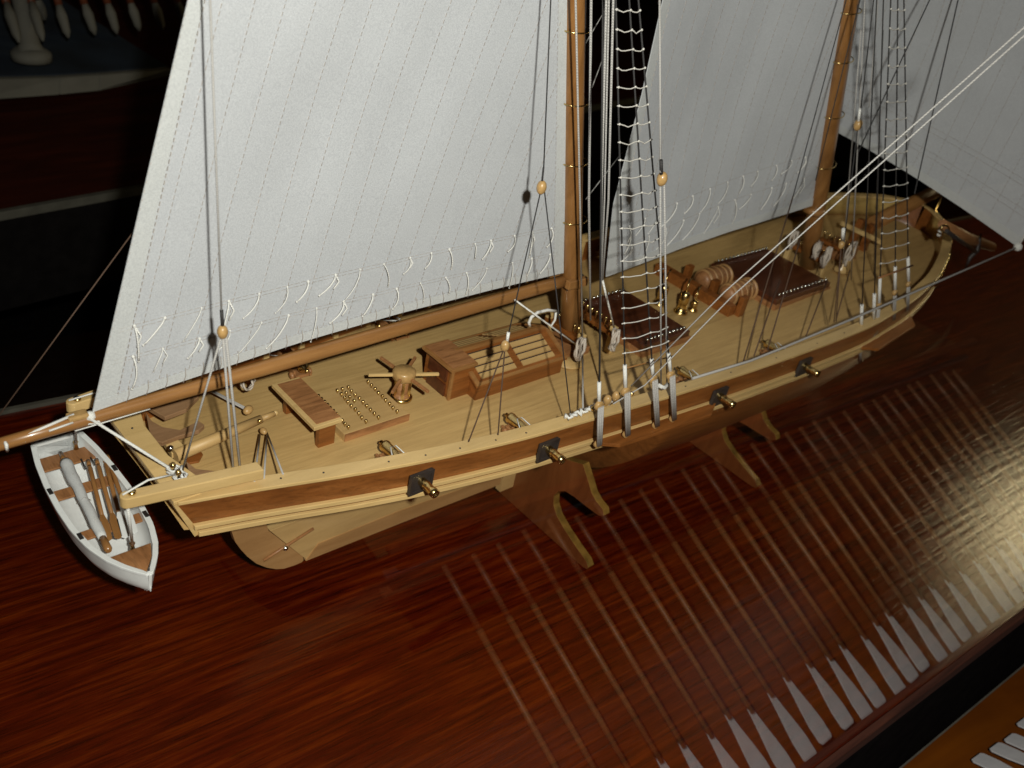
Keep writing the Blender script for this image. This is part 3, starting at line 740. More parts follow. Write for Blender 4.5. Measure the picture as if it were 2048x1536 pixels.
# plank hatch with rows of brass pins
GH = part('pinned_hatch', MB().box((.486, -.047, zd - .002), (.585, .044, .3045)), M_KEEL, ship, 'low pale hatch carrying rows of brass pins', bevel=.0008)
fbox('hatch_front', (.4862, -.0482, zd - .001), (.5848, -.0468, .3042), M_WALN, GH, 0)
for u0, n, u1 in ((.498, 11, .4955), (.5265, 9, .5215), (.5335, 4, .532), (.5425, 9, .5405), (.574, 9, .5695)):
    for k in range(n):
        q = k / max(1, n - 1)
        if n == 4: q *= .4
        p = (u0 + (u1 - u0) * q + random.uniform(-.0006, .0006), .034 - .074 * q, .3045)
        part('pin', MB().lathe([(.0009, 0), (.0009, .002), (.0019, .0030), (.0023, .0045), (.0014, .0062)], 8, Matrix.Translation(p)), M_BRASS, GH)
# capstan
cx, cy, cz = .606, .0, dz(.606)
CT = Matrix.Translation((cx, cy, cz))
CA = part('capstan', MB().lathe([(.013, 0), (.013, .004), (.010, .006), (.0085, .010), (.009, .030)], 20, CT), M_WALN, ship, 'capstan with radiating bars')
part('drumhead', MB().lathe([(.0115, .030), (.0150, .0325), (.0160, .040), (.0155, .0435), (.013, .0455), (.0, .0465)], 24, CT), M_BLOCK, CA)
part('base_ring', MB().lathe([(.0155, 0), (.0155, .003), (.013, .0045)], 24, CT), M_BRASS, CA)
for k in range(5):
    part('whelp', MB().box((.007, -.0022, .004), (.0118, .0022, .030), CT @ Matrix.Rotation(k * 2 * math.pi / 5 + .4, 4, 'Z')), M_BRASS, CA)
for k in range(6):
    R_ = CT @ Matrix.Rotation(math.radians(-24 + 60 * k), 4, 'Z')
    part('capstan_bar', MB().box((.013, -.0019, .0355), (.048, .0019, .0395), R_), M_RAIL if k % 3 == 0 else M_WALN, CA, bevel=.0004)
# skylight with companion
SKY = part('skylight', MB().box((.695, -.0515, dz(.78) - .004), (.862, .0515, .3175)), M_SAP, ship, 'gabled skylight with barred roof', bevel=.0006)
def roof(sg):
    e, r_, ze, zrg = .055, .001, .3170, .3430
    def P(u, q, off): return Vector((u, sg * (e + (r_ - e) * q), ze + (zrg - ze) * q + off))
    def slab(u0, u1, qa, qb, off, th): return [P(u0, qa, off), P(u1, qa, off), P(u1, qb, off), P(u0, qb, off), P(u0, qa, off + th), P(u1, qa, off + th), P(u1, qb, off + th), P(u0, qb, off + th)]
    part('roof_panel', MB().hexa(slab(.690, .866, 0, 1, 0, .0030)), M_SAP, SKY, bevel=.0004)
    for (u0, u1, qa, qb) in ((.690, .866, 0, .06), (.690, .866, .93, 1.0), (.690, .697, .06, .93), (.859, .866, .06, .93)):
        part('roof_trim', MB().hexa(slab(u0, u1, qa, qb, .0030, .0022)), M_SPAR, SKY)
    for (u0, u1) in ((.705, .770), (.783, .846)):
        for k in range(4):
            q = .15 + k * .18
            part('roof_bar', MB().hexa(slab(u0, u1, q, q + .125, .0030, .0016)), M_KEEL, SKY, 'pale bar over dark slot')
            part('roof_slot', MB().hexa(slab(u0, u1, q + .125, q + .17, .0030, .0003)), M_BLACK, SKY)
roof(-1); roof(1)
part('ridge', MB().box((.690, -.003, .3445), (.866, .003, .3490)), M_SPAR, SKY, bevel=.0006)
gab = MB()
for u in (.6945, .8605): gab.prism([Vector((u, -.0505, .317)), Vector((u, .0505, .317)), Vector((u, 0, .344))], (.002, 0, 0))
part('gable', gab, M_SAP, SKY)
CP = part('companion', MB().box((.662, -.034, dz(.67) - .002), (.700, .026, .3425)), M_SAP, ship, 'square companion hatch at the aft end of the skylight', bevel=.0006)
fbox('companion_trim', (.655, -.0395, .3425), (.700, .029, .3475), M_SPAR, CP, .0006)
fbox('companion_top', (.6585, -.036, .3476), (.699, .0265, .3487), M_WALN, CP, .0003)
for (za, zb_) in ((.294, .313), (.318, .337)):
    fbox('door_panel', (.6597, -.024, za), (.6625, .016, zb_), M_HATCH, CP, .0004)
fbox('corner_post', (.6600, -.0352, dz(.67) - .001), (.664, -.031, .3424), M_SPAR, CP, .0003)
# pin hatches
def pin_hatch(u0, u1, hv, zt, n, label):
    z0 = dz((u0 + u1) / 2) - .006
    h = part('cargo_hatch', MB().box((u0, -hv, z0), (u1, hv, zt)), M_HATCH, ship, label, bevel=.001)
    fbox('coaming', (u0 - .003, -hv - .003, z0), (u1 + .003, hv + .003, zt - .010), M_WALN, h, .0006)
    for s in (-1, 1):
        for k in range(n):
            u = u0 + .012 + (u1 - u0 - .024) * k / (n - 1)
            part('pin', MB().lathe([(.0012, 0), (.0012, .003), (.0024, .0045), (.0027, .0062), (.0016, .0080)], 8, Matrix.Translation((u, s * (hv - .006), zt))), M_STEEL, h)
    return h
pin_hatch(1.020, 1.138, .076, .3135, 11, 'dark red hatch with pin rows, just forward of the main mast')
pin_hatch(1.388, 1.575, .078, .3195, 14, 'larger dark red hatch with pin rows, aft of the fore mast')
# brass pumps and their beam
def pump(u, v, h, r=.0085):
    T = Matrix.Translation((u, v, dz(u) - .001))
    o = part('deck_pump', MB().lathe([(r * 1.5, 0), (r * 1.5, .004), (r, .006), (r * .9, h * .5), (r * 1.05, h * .52), (r * .95, h), (r * .5, h + .004)], 16, T), M_BRASS, ship, 'brass deck pump')
    part('pump_handle', MB().tube([(u, v, dz(u) + h), (u + .004, v + .004, dz(u) + h + .020), (u + .022, v + .012, dz(u) + h + .022)], .0016, 6), M_BRASS, o)
pump(1.205, -.004, .038); pump(1.192, .034, .036); pump(1.232, -.010, .018, .006)
# windlass: two hooped drums on a cross beam
WL = part('windlass', MB().box((1.277, -.055, dz(1.3) - .002), (1.296, .125, .3165)), M_SAP, ship, 'windlass with hooped drums behind a cross beam', bevel=.001)
for v in (-.024, .034):
    part('drum', MB().lathe([(.013, 1.300), (.0175, 1.306), (.0195, 1.318), (.0205, 1.34), (.0195, 1.362), (.0165, 1.374)], 20, Matrix.Translation((0, v, dz(1.33) + .021)), axis='X'), M_WALN, WL)
    for k in range(5):
        x = 1.309 + .0155 * k
        part('hoop', MB().lathe([(.0208, x - .0020), (.0216, x), (.0208, x + .0020)], 20, Matrix.Translation((0, v, dz(1.33) + .021)), axis='X'), M_TINT, WL)
for v in (-.060, .006, .068): fbox('bitt', (1.296, v - .005, dz(1.3) - .001), (1.312, v + .005, .335), M_SAP, WL)
# fife rail posts and rails at both masts
def fife(u0, u1, hv, name_label):
    z = dz(u0)
    f = part('fife_rail', MB().box((u0, -hv, z + .030), (u0 + .012, hv, z + .037)), M_SAP, ship, name_label, bevel=.0008)
    for v in (-hv + .004, hv - .004):
        part('post', MB().box((u0 + .001, v - .005, z - .002), (u0 + .011, v + .005, z + .046)), M_RAIL, f, bevel=.001)
    for k in range(7):
        v = -hv + .014 + (2 * hv - .028) * k / 6
        part('belaying_pin', MB().lathe([(.0014, -.012), (.0016, .008), (.0028, .012), (.0018, .017)], 8, Matrix.Translation((u0 + .006, v, z + .037))), M_BRASS, f)
    return f
fife(.905, 0, .040, 'pin rail aft of the main mast'); fife(.972, 0, .045, 'pin rail forward of the main mast')
fife(1.590, 0, .045, 'pin rail aft of the fore mast'); fife(1.68, 0, .05, 'pin rail forward of the fore mast')
fbox('mast_step_box', (.885, -.030, dz(.9) - .002), (.945, .030, dz(.9) + .012), M_WALN)
part('mast_cover_disc', MB().lathe([(.026, 0), (.026, .003)], 20, Matrix.Translation((.893, -.034, dz(.89) + .002))), M_DECK, ship)
# bow: forecastle blocks, samson posts, bowsprit
fbox('samson_post', (1.80, -.02, dz(1.8) - .002), (1.815, -.006, dz(1.8) + .06), M_SAP); fbox('samson_post', (1.80, .006, dz(1.8) - .002), (1.815, .02, dz(1.8) + .06), M_SAP)
fbox('bitt_beam', (1.795, -.05, dz(1.8) + .032), (1.80, .05, dz(1.8) + .042), M_RAIL)
fbox('deck_locker', (1.70, -.028, dz(1.7) - .003), (1.755, .028, dz(1.7) + .03), M_WALN, bev=.001)
part('bell', MB().lathe([(.016, 0), (.013, .006), (.009, .02), (.003, .028)], 16, Matrix.Translation((1.66, -.05, dz(1.66) + .004))), M_RAIL, ship)
part('bowsprit', MB().tube([(1.84, 0, .372), (2.06, 0, .41), (2.62, 0, .50)], [.016, .015, .009], 16), M_SPAR, ship, 'bowsprit running out over the bow')
M_VBOW = wood('varnished_bow_planks', (0.40, 0.27, 0.09), (0.50, 0.345, 0.12), (0.58, 0.41, 0.16), scale=(6, 60, 60), rough=0.3, coat=1.0, bump=.05, coatr=.2)
# inner bow ceiling (broad pale planks that catch the flash)
part('bow_lining', MB().grid(lambda s, t: Vector((1.86 + .19 * s, (-1) * (max(.006, hw(1.86 + .19 * s) - .010)), zr(1.86 + .19 * s) - .048 + .043 * t)), 12, 2), M_VBOW, ship, solid=.002)
part('bow_lining', MB().grid(lambda s, t: Vector((1.72 + .33 * s, max(.006, hw(1.72 + .33 * s) - .010), zr(1.72 + .33 * s) - .048 + .043 * t)), 12, 2), M_VBOW, ship, solid=.002)
# gilded carving along the starboard bow
m = MB(); random.seed(2)
for k in range(34):
    u = 1.72 + .325 * k / 33; m.ball((u, -(hw(u) + .0035), zr(u) - .004 - .006 * (k % 2)), .0042 + random.uniform(-.001, .0015), 6)
part('gilded_carving', m, M_BRASS, ship, 'gilded carving along the bow')
part('head_rail', MB().tube([(1.90, -(hw(1.90) + .002), zr(1.9) - .03), (2.0, -(hw(2.0) + .004), zr(2.0) - .02), (2.09, -.018, .375), (2.14, 0, .40)], .004, 6), M_BRASS, ship)

# ------------------------------------------------------------ rope coils hung at the pin rails (things)
M_TC = twine('natural_twine', (0.62, 0.54, 0.47))
def coil(c, rx, rz_, tilt, label, turns=4, rr=.0019, grp='rope coils hung on the pin rails'):
    c = shipw(c); t_ = thing('rope_coil', label, 'rope coil', c, PSI, grp)
    random.seed(int(rx * 1e5) + turns)
    for k in range(turns):
        pts = []; a0 = random.uniform(0, 6); ex = random.uniform(.85, 1.1); ez = random.uniform(.85, 1.1); oy = random.uniform(-.003, .003)
        for j in range(18):
            a = 2 * math.pi * j / 18
            pts.append(Vector((rx * ex * math.cos(a), oy + .003 * math.sin(2 * a + a0) + tilt * math.cos(a), rz_ * ez * math.sin(a))))
        part('rope_turn', MB().tube(pts, rr, 6, closed=True), M_TC, t_)
    part('rope_hitch', MB().tube([(0, -.004, rz_ * 1.15), (.003, -.006, 0), (-.002, -.005, -rz_ * .5)], rr * 1.2, 6), M_TC, t_)
coil(U((1160, 698), v=-.06), .011, .018, .004, 'white rope coil hanging directly at the foot of the main mast', 5)
coil(U((1228, 680), v=-.085), .006, .017, .003, 'slim white rope coil between the main mast and the dark hatch', 4)
coil(U((1652, 515), v=-.05), .014, .020, .004, 'bunched pale rope coil at the foot of the fore mast', 6)
coil(U((1634, 500), v=-.03), .016, .016, .006, 'tangled pale rope coil just aft of the fore mast', 6)
coil(U((1700, 508), v=-.09), .012, .024, .002, 'open loop of pale rope forward of the fore mast', 2, .0017)
coil(U((1586, 480), v=.02), .012, .018, .002, 'dim rope coil at the far corner of the larger dark hatch', 3)
hk = thing('rope_hank', 'limp white rope draped over the pin rail beside the skylight', 'rope', shipw(U((1085, 625), v=-.02)), PSI)
o = U((1085, 625), v=-.02)
part('rope_strand', MB().tube([U(p, v=-.02) - o for p in [(1112, 622), (1095, 620), (1075, 625), (1063, 634), (1058, 645), (1060, 652)]], .0024, 6), M_TW, hk)
part('rope_strand', MB().tube([U(p, v=-.02) - o for p in [(1090, 645), (1102, 652), (1110, 640), (1112, 625)]], .0018, 6), M_TW, hk)
for i, (px, rr) in enumerate((((497, 765), .008),)):
    coil(U(px, v=.06), rr, rr * 1.2, .001, 'small white rope loop on the far rail behind the boom', 2, .0014)

# belayed rope on the starboard rail by the shrouds
bl = thing('belayed_rope', 'twisted white rope belayed on the near rail beside the shroud blocks', 'rope', shipw((.78, -.19, .342)), PSI)
random.seed(5); pts = [Vector((-.055 + .10 * k / 40, .004 * math.sin(k * 1.7), .003 + .002 * math.sin(k * 2.3) )) for k in range(41)]
part('rope_strand', MB().tube(pts, .0022, 5), M_TW, bl)
for k in range(4): part('brass_pin', MB().ball((-.01 + .026 * k, -.004, .006), .0036), M_BRASS, bl)

# ------------------------------------------------------------ cannons: barrel points to -v (starboard)
def make_cannon():
    t_ = thing('cannon', '', 'cannon', group='cannons along the bulwarks')
    prof = [(.0005, .052), (.003, .050), (.0018, .046), (.0074, .043), (.0080, .040), (.0072, .036), (.0068, .010), (.0074, .008), (.0062, .004), (.0056, -.040), (.0062, -.043), (.0054, -.046), (.0052, -.052), (.0061, -.056), (.0058, -.062), (.0030, -.063), (.0030, -.050)]
    part('barrel', MB().lathe([(r, h) for r, h in prof], 16, Matrix.Translation((0, 0, .019)), axis='Y'), M_BRASS, t_)
    for s in (-1, 1):
        poly = [Vector((s * .0085, y, z)) for y, z in ((-.010, .005), (.044, .005), (.044, .009), (.036, .009), (.036, .013), (.026, .013), (.026, .018), (-.010, .020))]
        part('carriage_cheek', MB().prism(poly, (s * .003, 0, 0)), M_WALN, t_, bevel=.0004)
        for y in (-.002, .034):
            part('wheel', MB().lathe([(.0050, .0118), (.0055, .0130), (.0055, .0150), (.0022, .0165)], 14, Matrix.Translation((0, y, .0055)) @ Matrix.Scale(s, 4, (1, 0, 0)), axis='X'), M_BRASS if y < 0 else M_WALN, t_)
    part('carriage_bed', MB().box((-.0084, -.008, .004), (.0084, .042, .0085)), M_WALN, t_, bevel=.0004)
    part('breech_rope', MB().tube([(-.016, -.020, .010), (-.010, .010, .022), (-.004, .026, .0285), (.004, .026, .0285), (.012, .006, .020), (.022, -.020, .010)], .0009, 5), M_TW, t_)
    return t_
CN = make_cannon()
LAB = ['brass cannon nearest the stern on the near side, beside the bench', 'brass cannon on the near side beside the skylight',
       'dim brass cannon on the near side beyond the shrouds', 'dimmest brass cannon on the near side, abreast of the larger dark hatch']
LABP = ['brass cannon under the boom beyond the bench, at the far bulwark', 'brass cannon at the far bulwark beyond the skylight',
        'far side cannon hidden beyond the pumps', 'far side cannon beyond the larger dark hatch']
first = True
for i, u in enumerate((.512, .695, 1.025, 1.238)):
    for sg in (-1, 1):
        hwv = hw(u); loc = shipw((u, sg * (hwv - .030), dz(u, hwv - .05))); rot = (0, 0, PSI + (0 if sg < 0 else math.pi))
        lab = (LAB if sg < 0 else LABP)[i]
        if first: CN.location = loc; CN.rotation_euler = rot; CN['label'] = lab; first = False
        else: copy_tree(CN, loc, rot, lab)
        # gun port frame in the hull side (part of the ship)
        z = dz(u, hwv - .05) + .019
        gpm = MB().box((u - .0165, sg * (hwv + .0025) - .002, z - .0165), (u + .0165, sg * (hwv + .0025) + .002, z + .0125))
        g = part('gun_port', gpm, M_BLACK, ship, 'black gun port plate', bevel=.001)
        fr_ = MB()
        yy = sg * (hwv + .0052)
        for (a, b, c_, d_) in ((-.0165, -.0125, -.0165, .0125), (.0125, .0165, -.0165, .0125), (-.0125, .0125, .0085, .0125), (-.0125, .0125, -.0165, -.0125)):
            fr_.box((u + a, yy - .001, z + c_), (u + b, yy + .001, z + d_))
        part('port_frame', fr_, M_BLACK, g)

# ------------------------------------------------------------ anchor at the bow
an = thing('anchor', 'black anchor with a thick wooden stock hanging at the bow', 'anchor', shipw(U((1935, 500), v=-.16)), PSI)
oA = U((1935, 500), v=-.16)
def A_(p, v=-.16): return U(p, v=v) - oA
part('stock', MB().tube([A_((1885, 448)), A_((1935, 478)), A_((1984, 494))], [.009, .013, .010], 12), M_WALN, an)
part('shank', MB().tube([A_((1893, 462), -.17), A_((1950, 503), -.17)], .0045, 8), M_BLACK, an)
part('arm', MB().tube([A_((1962, 468), -.17), A_((1955, 500), -.17), A_((1940, 515), -.17), A_((1930, 540), -.17)], [.002, .006, .005, .002], 8), M_BLACK, an)
part('ring', MB().tube([A_((1890 + 8 * math.cos(a), 458 + 8 * math.sin(a)), -.17) for a in [k * .7 for k in range(9)]], .002, 6, closed=True), M_BRASS, an)
rope('anchor_lashing', [U((1885, 440), v=-.13), U((1878, 470), v=-.15)], .004, M_TW)

# ------------------------------------------------------------ rowing boat slung from the davits
BZC = .259; boat = thing('rowing_boat', 'small white rowing boat slung across the stern from two davits', 'rowing boat', shipw((.2095, .010, BZC)), PSI - math.pi / 2)
def bl_(px, z=BZC):
    p = U(px, z=z); return Vector((-(p.y - .010), p.x - .2095, p.z - BZC))
BT = [(-.132, .0275), (-.10, .0335), (-.06, .0375), (-.02, .0390), (.02, .0382), (.055, .0340), (.085, .0260), (.105, .0172), (.120, .0085), (.130, .0015)]
def bw(x):
    for (a, p), (b, q) in zip(BT, BT[1:]):
        if x <= b: return p + (q - p) * (x - a) / (b - a)
    return BT[-1][1]
BX = [-.132 + .262 * i / 30 for i in range(31)]
def bs(x): return .006 * (abs(x) / .13) ** 2 + (.004 * max(0, x / .13) ** 2)
def bhull(inset, deep):
    m = MB(); vs = []
    n = 12
    for x in BX:
        w_ = max(.0008, bw(x) - inset); dep = deep * (1 - .45 * max(0, (x - .02) / .11) ** 2) 
        for k in range(n + 1):
            a = math.pi * k / n; vs.append((x, w_ * math.cos(a) * (1 if abs(math.cos(a)) > .99 else 1), bs(x) - dep * (math.sin(a) ** .62)))
    m.add(vs, [(i*(n+1)+k, i*(n+1)+k+1, (i+1)*(n+1)+k+1, (i+1)*(n+1)+k) for i in range(30) for k in range(n)], True)
    # transom
    m.add([vs[k] for k in range(n + 1)], [tuple(range(n + 1))])
    return m
part('hull', bhull(0, .044), M_WHITE, boat); part('inside', bhull(.0035, .036), M_WHITE, boat)
for sg in (-1, 1):
    vs = []
    for x in BX:
        w_ = bw(x)
        for (a, b) in ((.0022, -.001), (-.0042, -.001), (-.0042, .0028), (.0022, .0028)): vs.append((x, sg * max(0, w_ + a), bs(x) + b))
    part('gunwale', MB().add(vs, [(i*4+k, i*4+(k+1) % 4, (i+1)*4+(k+1) % 4, (i+1)*4+k) for i in range(30) for k in range(4)] + [(0, 1, 2, 3), (123, 122, 121, 120)]), M_WHITE, boat, bevel=.0006)
part('transom_cap', MB().box((-.135, -.0285, .0055), (-.129, .0285, .0095)), M_WHITE, boat, bevel=.0006)
part('stem', MB().prism([(.122, -.0018, -.020), (.129, -.0018, -.012), (.1325, -.0018, .0125), (.126, -.0018, .0125)], (0, .0036, 0)), M_WHITE, boat, bevel=.0008)
def thwart(x0, x1, nm='thwart'):
    w0, w1 = bw(x0) - .0045, bw(x1) - .0045
    part(nm, MB().hexa([(x0, -w0, -.006), (x1, -w1, -.006), (x1, w1, -.006), (x0, w0, -.006), (x0, -w0, -.0035), (x1, -w1, -.0035), (x1, w1, -.0035), (x0, w0, -.0035)]), M_WALN, boat, bevel=.0006)
thwart(-.118, -.093, 'stern_seat'); thwart(-.055, -.038); thwart(.022, .036)
tri = [Vector((.078, -(bw(.078) - .005), -.001)), Vector((.078, bw(.078) - .005, -.001)), Vector((.100, bw(.100) - .005, .002)), Vector((.120, 0, .003)), Vector((.100, -(bw(.100) - .005), .002))]
part('bow_deck', MB().prism(tri, (0, 0, .002)), M_WALN, boat)
part('keel', MB().prism([(-.13, -.0012, -.046), (.06, -.0012, -.046), (.118, -.0012, -.022), (.06, -.0012, -.038), (-.13, -.0012, -.040)], (0, .0024, 0)), M_WHITE, boat)
for px in ((255, 934), (302, 1030), (168, 1076), (113, 985)):
    p = bl_(px); p.z = bs(p.x) + .0029
    sg = 1 if p.y > 0 else -1; p.y = sg * (bw(p.x) - .001)
    part('rowlock', MB().box((p.x - .005, p.y - .0022, p.z), (p.x + .005, p.y + .0022, p.z + .0012)), M_BLACK, boat)
for px in ((265, 1096), (152, 893)):
    p = bl_(px); p.z = .004
    part('lifting_ring', MB().lathe([(.003, -.008), (.002, 0), (.0032, .003), (.001, .006)], 10, Matrix.Translation(p)), M_BRASS, boat)
# lines from the davits down to the boat (ship's gear)
e1 = U((248, 1003), z=.352); r1 = U((265, 1090), z=BZC + .008); rope('davit_fall', [Vector((e1.x + .003, e1.y, .35)), r1], .0017, M_TW)
e2 = U((140, 812), z=.352); r2 = U((152, 888), z=BZC + .008); rope('davit_fall', [Vector((e2.x + .005, e2.y, .35)), r2], .0015, M_TW)
# things lying in the boat
boat_w = Matrix.Translation(boat.location) @ Euler(boat.rotation_euler).to_matrix().to_4x4()
def in_boat(name, label, cat, group=None):
    o = thing(name, label, cat, boat.location, boat.rotation_euler[2], group); return o
OL = ['oar in the rowing boat nearest the furled sail', 'second oar from the furled sail in the rowing boat', 'third oar from the furled sail in the rowing boat', 'oar in the rowing boat farthest from the furled sail']
for i, (a, b) in enumerate((((176, 921), (212, 1062)), ((193, 919), (232, 1058)), ((208, 914), (246, 1056)), ((214, 910), (262, 1048)))):
    o = in_boat('boat_oar', OL[i], 'oar', 'four oars lying in the rowing boat')
    A = bl_(a, BZC + .001); B = bl_(b, BZC + .001); d = B - A
    part('handle', MB().tube([A, A + d * .08], .0024, 8), M_SPAR, o)
    part('shaft', MB().tube([A + d * .08, A + d * .12, A + d * .80], [.0019, .0028, .0022], 8), M_SPAR, o)
    n_ = d.normalized(); sd = n_.cross(Vector((0, 0, 1))).normalized()
    p0 = A + d * .80; p1 = A + d * .90; p2 = B + d * .12
    z_ = Vector((0, 0, .0008))
    poly = [p0 - sd * .002, p1 - sd * .0045, p2 - sd * .004, p2 + n_ * .003, p2 + sd * .004, p1 + sd * .0045, p0 + sd * .002]
    part('blade', MB().prism([q + z_ for q in poly], (0, 0, .0012)), M_WHITE if i > 1 else M_SPAR, o, bevel=.0003)
fsl = in_boat('furled_sail', 'furled white sail rolled round its spar along the rowing boat', 'furled sail')
A = bl_((121, 905), BZC + .003); B = bl_((218, 1102), BZC + .003); d = B - A; pts = []; rs = []
for k in range(25):
    q = k / 24; pts.append(A + d * (.10 + .78 * q) + Vector((0, .0003 * math.sin(k * .9), .0003 * math.cos(k * .7)))); rs.append((.0066 + .0004 * math.sin(q * 9) + .00025 * math.sin(q * 31)) * (1 - .25 * q) * (.82 if k in (0, 24) else 1))
part('cloth_roll', MB().tube(pts, rs, 14), M_FURL, fsl)
part('spar', MB().tube([A, A + d * .12], [.0022, .0034], 8).tube([A + d * .86, B - d * .02, B], [.0038, .0045, .003], 8), M_SPAR, fsl)
for q in (.28, .52, .74):
    c = A + d * q; part('lashing', MB().tube([c + Vector((0, -.0068 * (1.05 - .2 * q), 0)), c + Vector((.001, 0, .0070 * (1.05 - .2 * q))), c + Vector((.002, .0066 * (1.05 - .2 * q), 0))], .0006, 4), M_TG, fsl)
for i, (a, b) in enumerate((((162, 918), (172, 938)), ((181, 915), (190, 930)))):
    o = in_boat('boat_hook', ['thin dark boat hook tip beside the furled sail', 'thin dark boat hook tip between two boat oars'][i], 'boat hook', 'dark boat hooks in the rowing boat')
    part('hook_rod', MB().tube([bl_(a, BZC), bl_(b, BZC - .004)], .0010, 6), M_BLACK, o)

# ------------------------------------------------------------ cradles
def cradle(px_foot, label):
    A = U(px_foot, z=0); u = A.x; vf = -A.y
    t_ = thing('ship_cradle', label, 'display stand', shipw((u, 0, 0)), PSI, 'wooden cradles under the hull')
    s = vf / .20
    half = [(0, .001), (.02, .001), (.19, .001), (.198, .003), (.200, .009), (.192, .017), (.165, .026), (.135, .038), (.112, .050), (.100, .064), (.096, .080), (.102, .094), (.116, .104), (.135, .107), (.165, .108), (.190, .110), (.199, .117), (.194, .126), (.178, .130), (.165, .138), (.155, .150), (.142, .164), (.135, .172)]
    # top edge follows the hull
    zm = zr(u) - ZM; top = []
    kk = shape(u); zbb = zb(u)
    for k in range(9, 0, -1):
        q = k / 9; z = zm + (zbb - zm) * q
        v = max(0.004, (hw(u) - 0.004) * (1 - q ** (1.0 / kk if kk > 1 else 1.6)) ** (1 if kk > 1 else 0.62))
        if z < .165 and v < .130: top.append((v * 1.0, z - .004))
    top = sorted(top)
    ring = [(a * s, b) for a, b in half] + [(a, b) for a, b in reversed(top)]
    L = [Vector((0, a, b)) for a, b in ring]
    full = L + [Vector((0, -p.y, p.z)) for p in reversed(L) if p.y > 1e-6]
    me = MB().prism([p - Vector((.007, 0, 0)) for p in full], (.014, 0, 0)).mesh('cradle_plate', M_CRAD)
    fixn(me)
    me.materials.append(M_BRASS_EDGE)
    for f in me.polygons:
        if abs(f.normal.x) < .5 and f.center.z > .003 and abs(f.center.y) > .08: f.material_index = 1
    o = part('cradle_plate', me, M_CRAD, t_)
    b = o.modifiers.new('bevel', 'BEVEL'); b.width = .0008; b.segments = 2; b.limit_method = 'ANGLE'
M_BRASS_EDGE = plain('gilded_edge', (0.24, 0.13, 0.028), rough=0.25, metal=0.25, noise=0.35, scale=60, bump=.5, coat=1.0)
cradle((1180, 1140), 'scroll sided cradle under the hull amidships, nearer the stern')
cradle((1516, 978), 'dim scroll sided cradle under the forward half of the hull')

# ------------------------------------------------------------ galley model in front of the case (mostly outside the frame, seen in the glass)
M_GAL = wood('galley_wood', (0.08, 0.034, 0.008), (0.13, 0.058, 0.013), (0.18, 0.085, 0.021), scale=(4, 30, 30), rough=0.5, bump=0.1)
M_BLADE = plain('oar_blade_paint', (0.42, 0.42, 0.43), rough=0.5, noise=0.08, scale=40, bump=.1)
M_LOOM_SHADE = plain('loom_painted_shade', (0.15, 0.068, 0.026), rough=0.5, noise=0.3, scale=40)  # darker shaft colour that paints in the fade into shade near the hull
M_SHAFT = plain('oar_shaft_wood', (0.215, 0.10, 0.028), rough=0.5, noise=0.2, scale=40)
gal = thing('galley_model', 'brown model galley standing before the case, mirrored dimly in its glass', 'model ship', (1.45, -.33, BZ))
def gx(u): return (u - 1.45)
gm = MB(); vs = []
GX = [.50 + .075 * i for i in range(28)]
for x in GX:
    e = 1 - (abs(x - 1.55) / 1.08) ** 4; yb = .02 + .16 * (1 - e)
    for (y, z) in ((.0, .30), (.006, .22), (-.03, .14), (-.10, .07), (-.22, .03)): vs.append((gx(x), y - yb, z))
gm.add(vs, [(i*5+k, i*5+k+1, (i+1)*5+k+1, (i+1)*5+k) for i in range(27) for k in range(4)], True)
part('hull', gm, M_GAL, gal, solid=.006)
part('deck', MB().box((gx(.62), -.30, .262), (gx(2.45), -.045, .268)), M_GAL, gal)
for zz in (.298, .245, .205):
    part('wale', MB().box((gx(.62), -.030, zz), (gx(2.45), -.012, zz + .008)), M_CRAD if zz != .245 else M_BLACK, gal, bevel=.001)
DIRR = Vector((-.06707, -.89509, .44081)).normalized()
OARS = []
def make_oar():
    t_ = thing('galley_oar', '', 'oar', group='white bladed galley oars in a long row before the glass')
    # local x along the shaft from the blade tip
    part('shaft', MB().tube([(.116, 0, 0), (.43, 0, 0)], [.0052, .0060], 8), M_SHAFT, t_)
    part('shaded_loom', MB().tube([(.43, 0, 0), (.49, 0, 0), (.545, 0, 0)], [.0059, .0056, .0050], 8), M_LOOM_SHADE, t_)  # inner shaft length, split off to carry the painted shade
    pl = [(0, -.0140), (.005, -.0175), (.035, -.0178), (.060, -.0145), (.090, -.0095), (.126, -.0050), (.126, .0050), (.090, .0095), (.060, .0145), (.035, .0178), (.005, .0175), (0, .0140)]
    part('blade', MB().prism([Vector((a, b, -.0015)) for a, b in pl], (0, 0, .003)), M_BLADE, t_, bevel=.0006)
    return t_
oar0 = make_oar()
xax = DIRR; yax = Vector((1, 0, 0)); yax = (yax - xax * yax.dot(xax)).normalized(); zax = xax.cross(yax)
ORI = Matrix((xax, yax, zax)).transposed().to_euler()
NOAR = 30
def ordw(k): return ['first', 'second', 'third', 'fourth', 'fifth', 'sixth', 'seventh', 'eighth', 'ninth', 'tenth', 'eleventh', 'twelfth', 'thirteenth', 'fourteenth', 'fifteenth', 'sixteenth', 'seventeenth', 'eighteenth', 'nineteenth', 'twentieth', 'twenty first', 'twenty second', 'twenty third', 'twenty fourth', 'twenty fifth', 'twenty sixth', 'twenty seventh', 'twenty eighth', 'twenty ninth', 'thirtieth'][k]
random.seed(21)
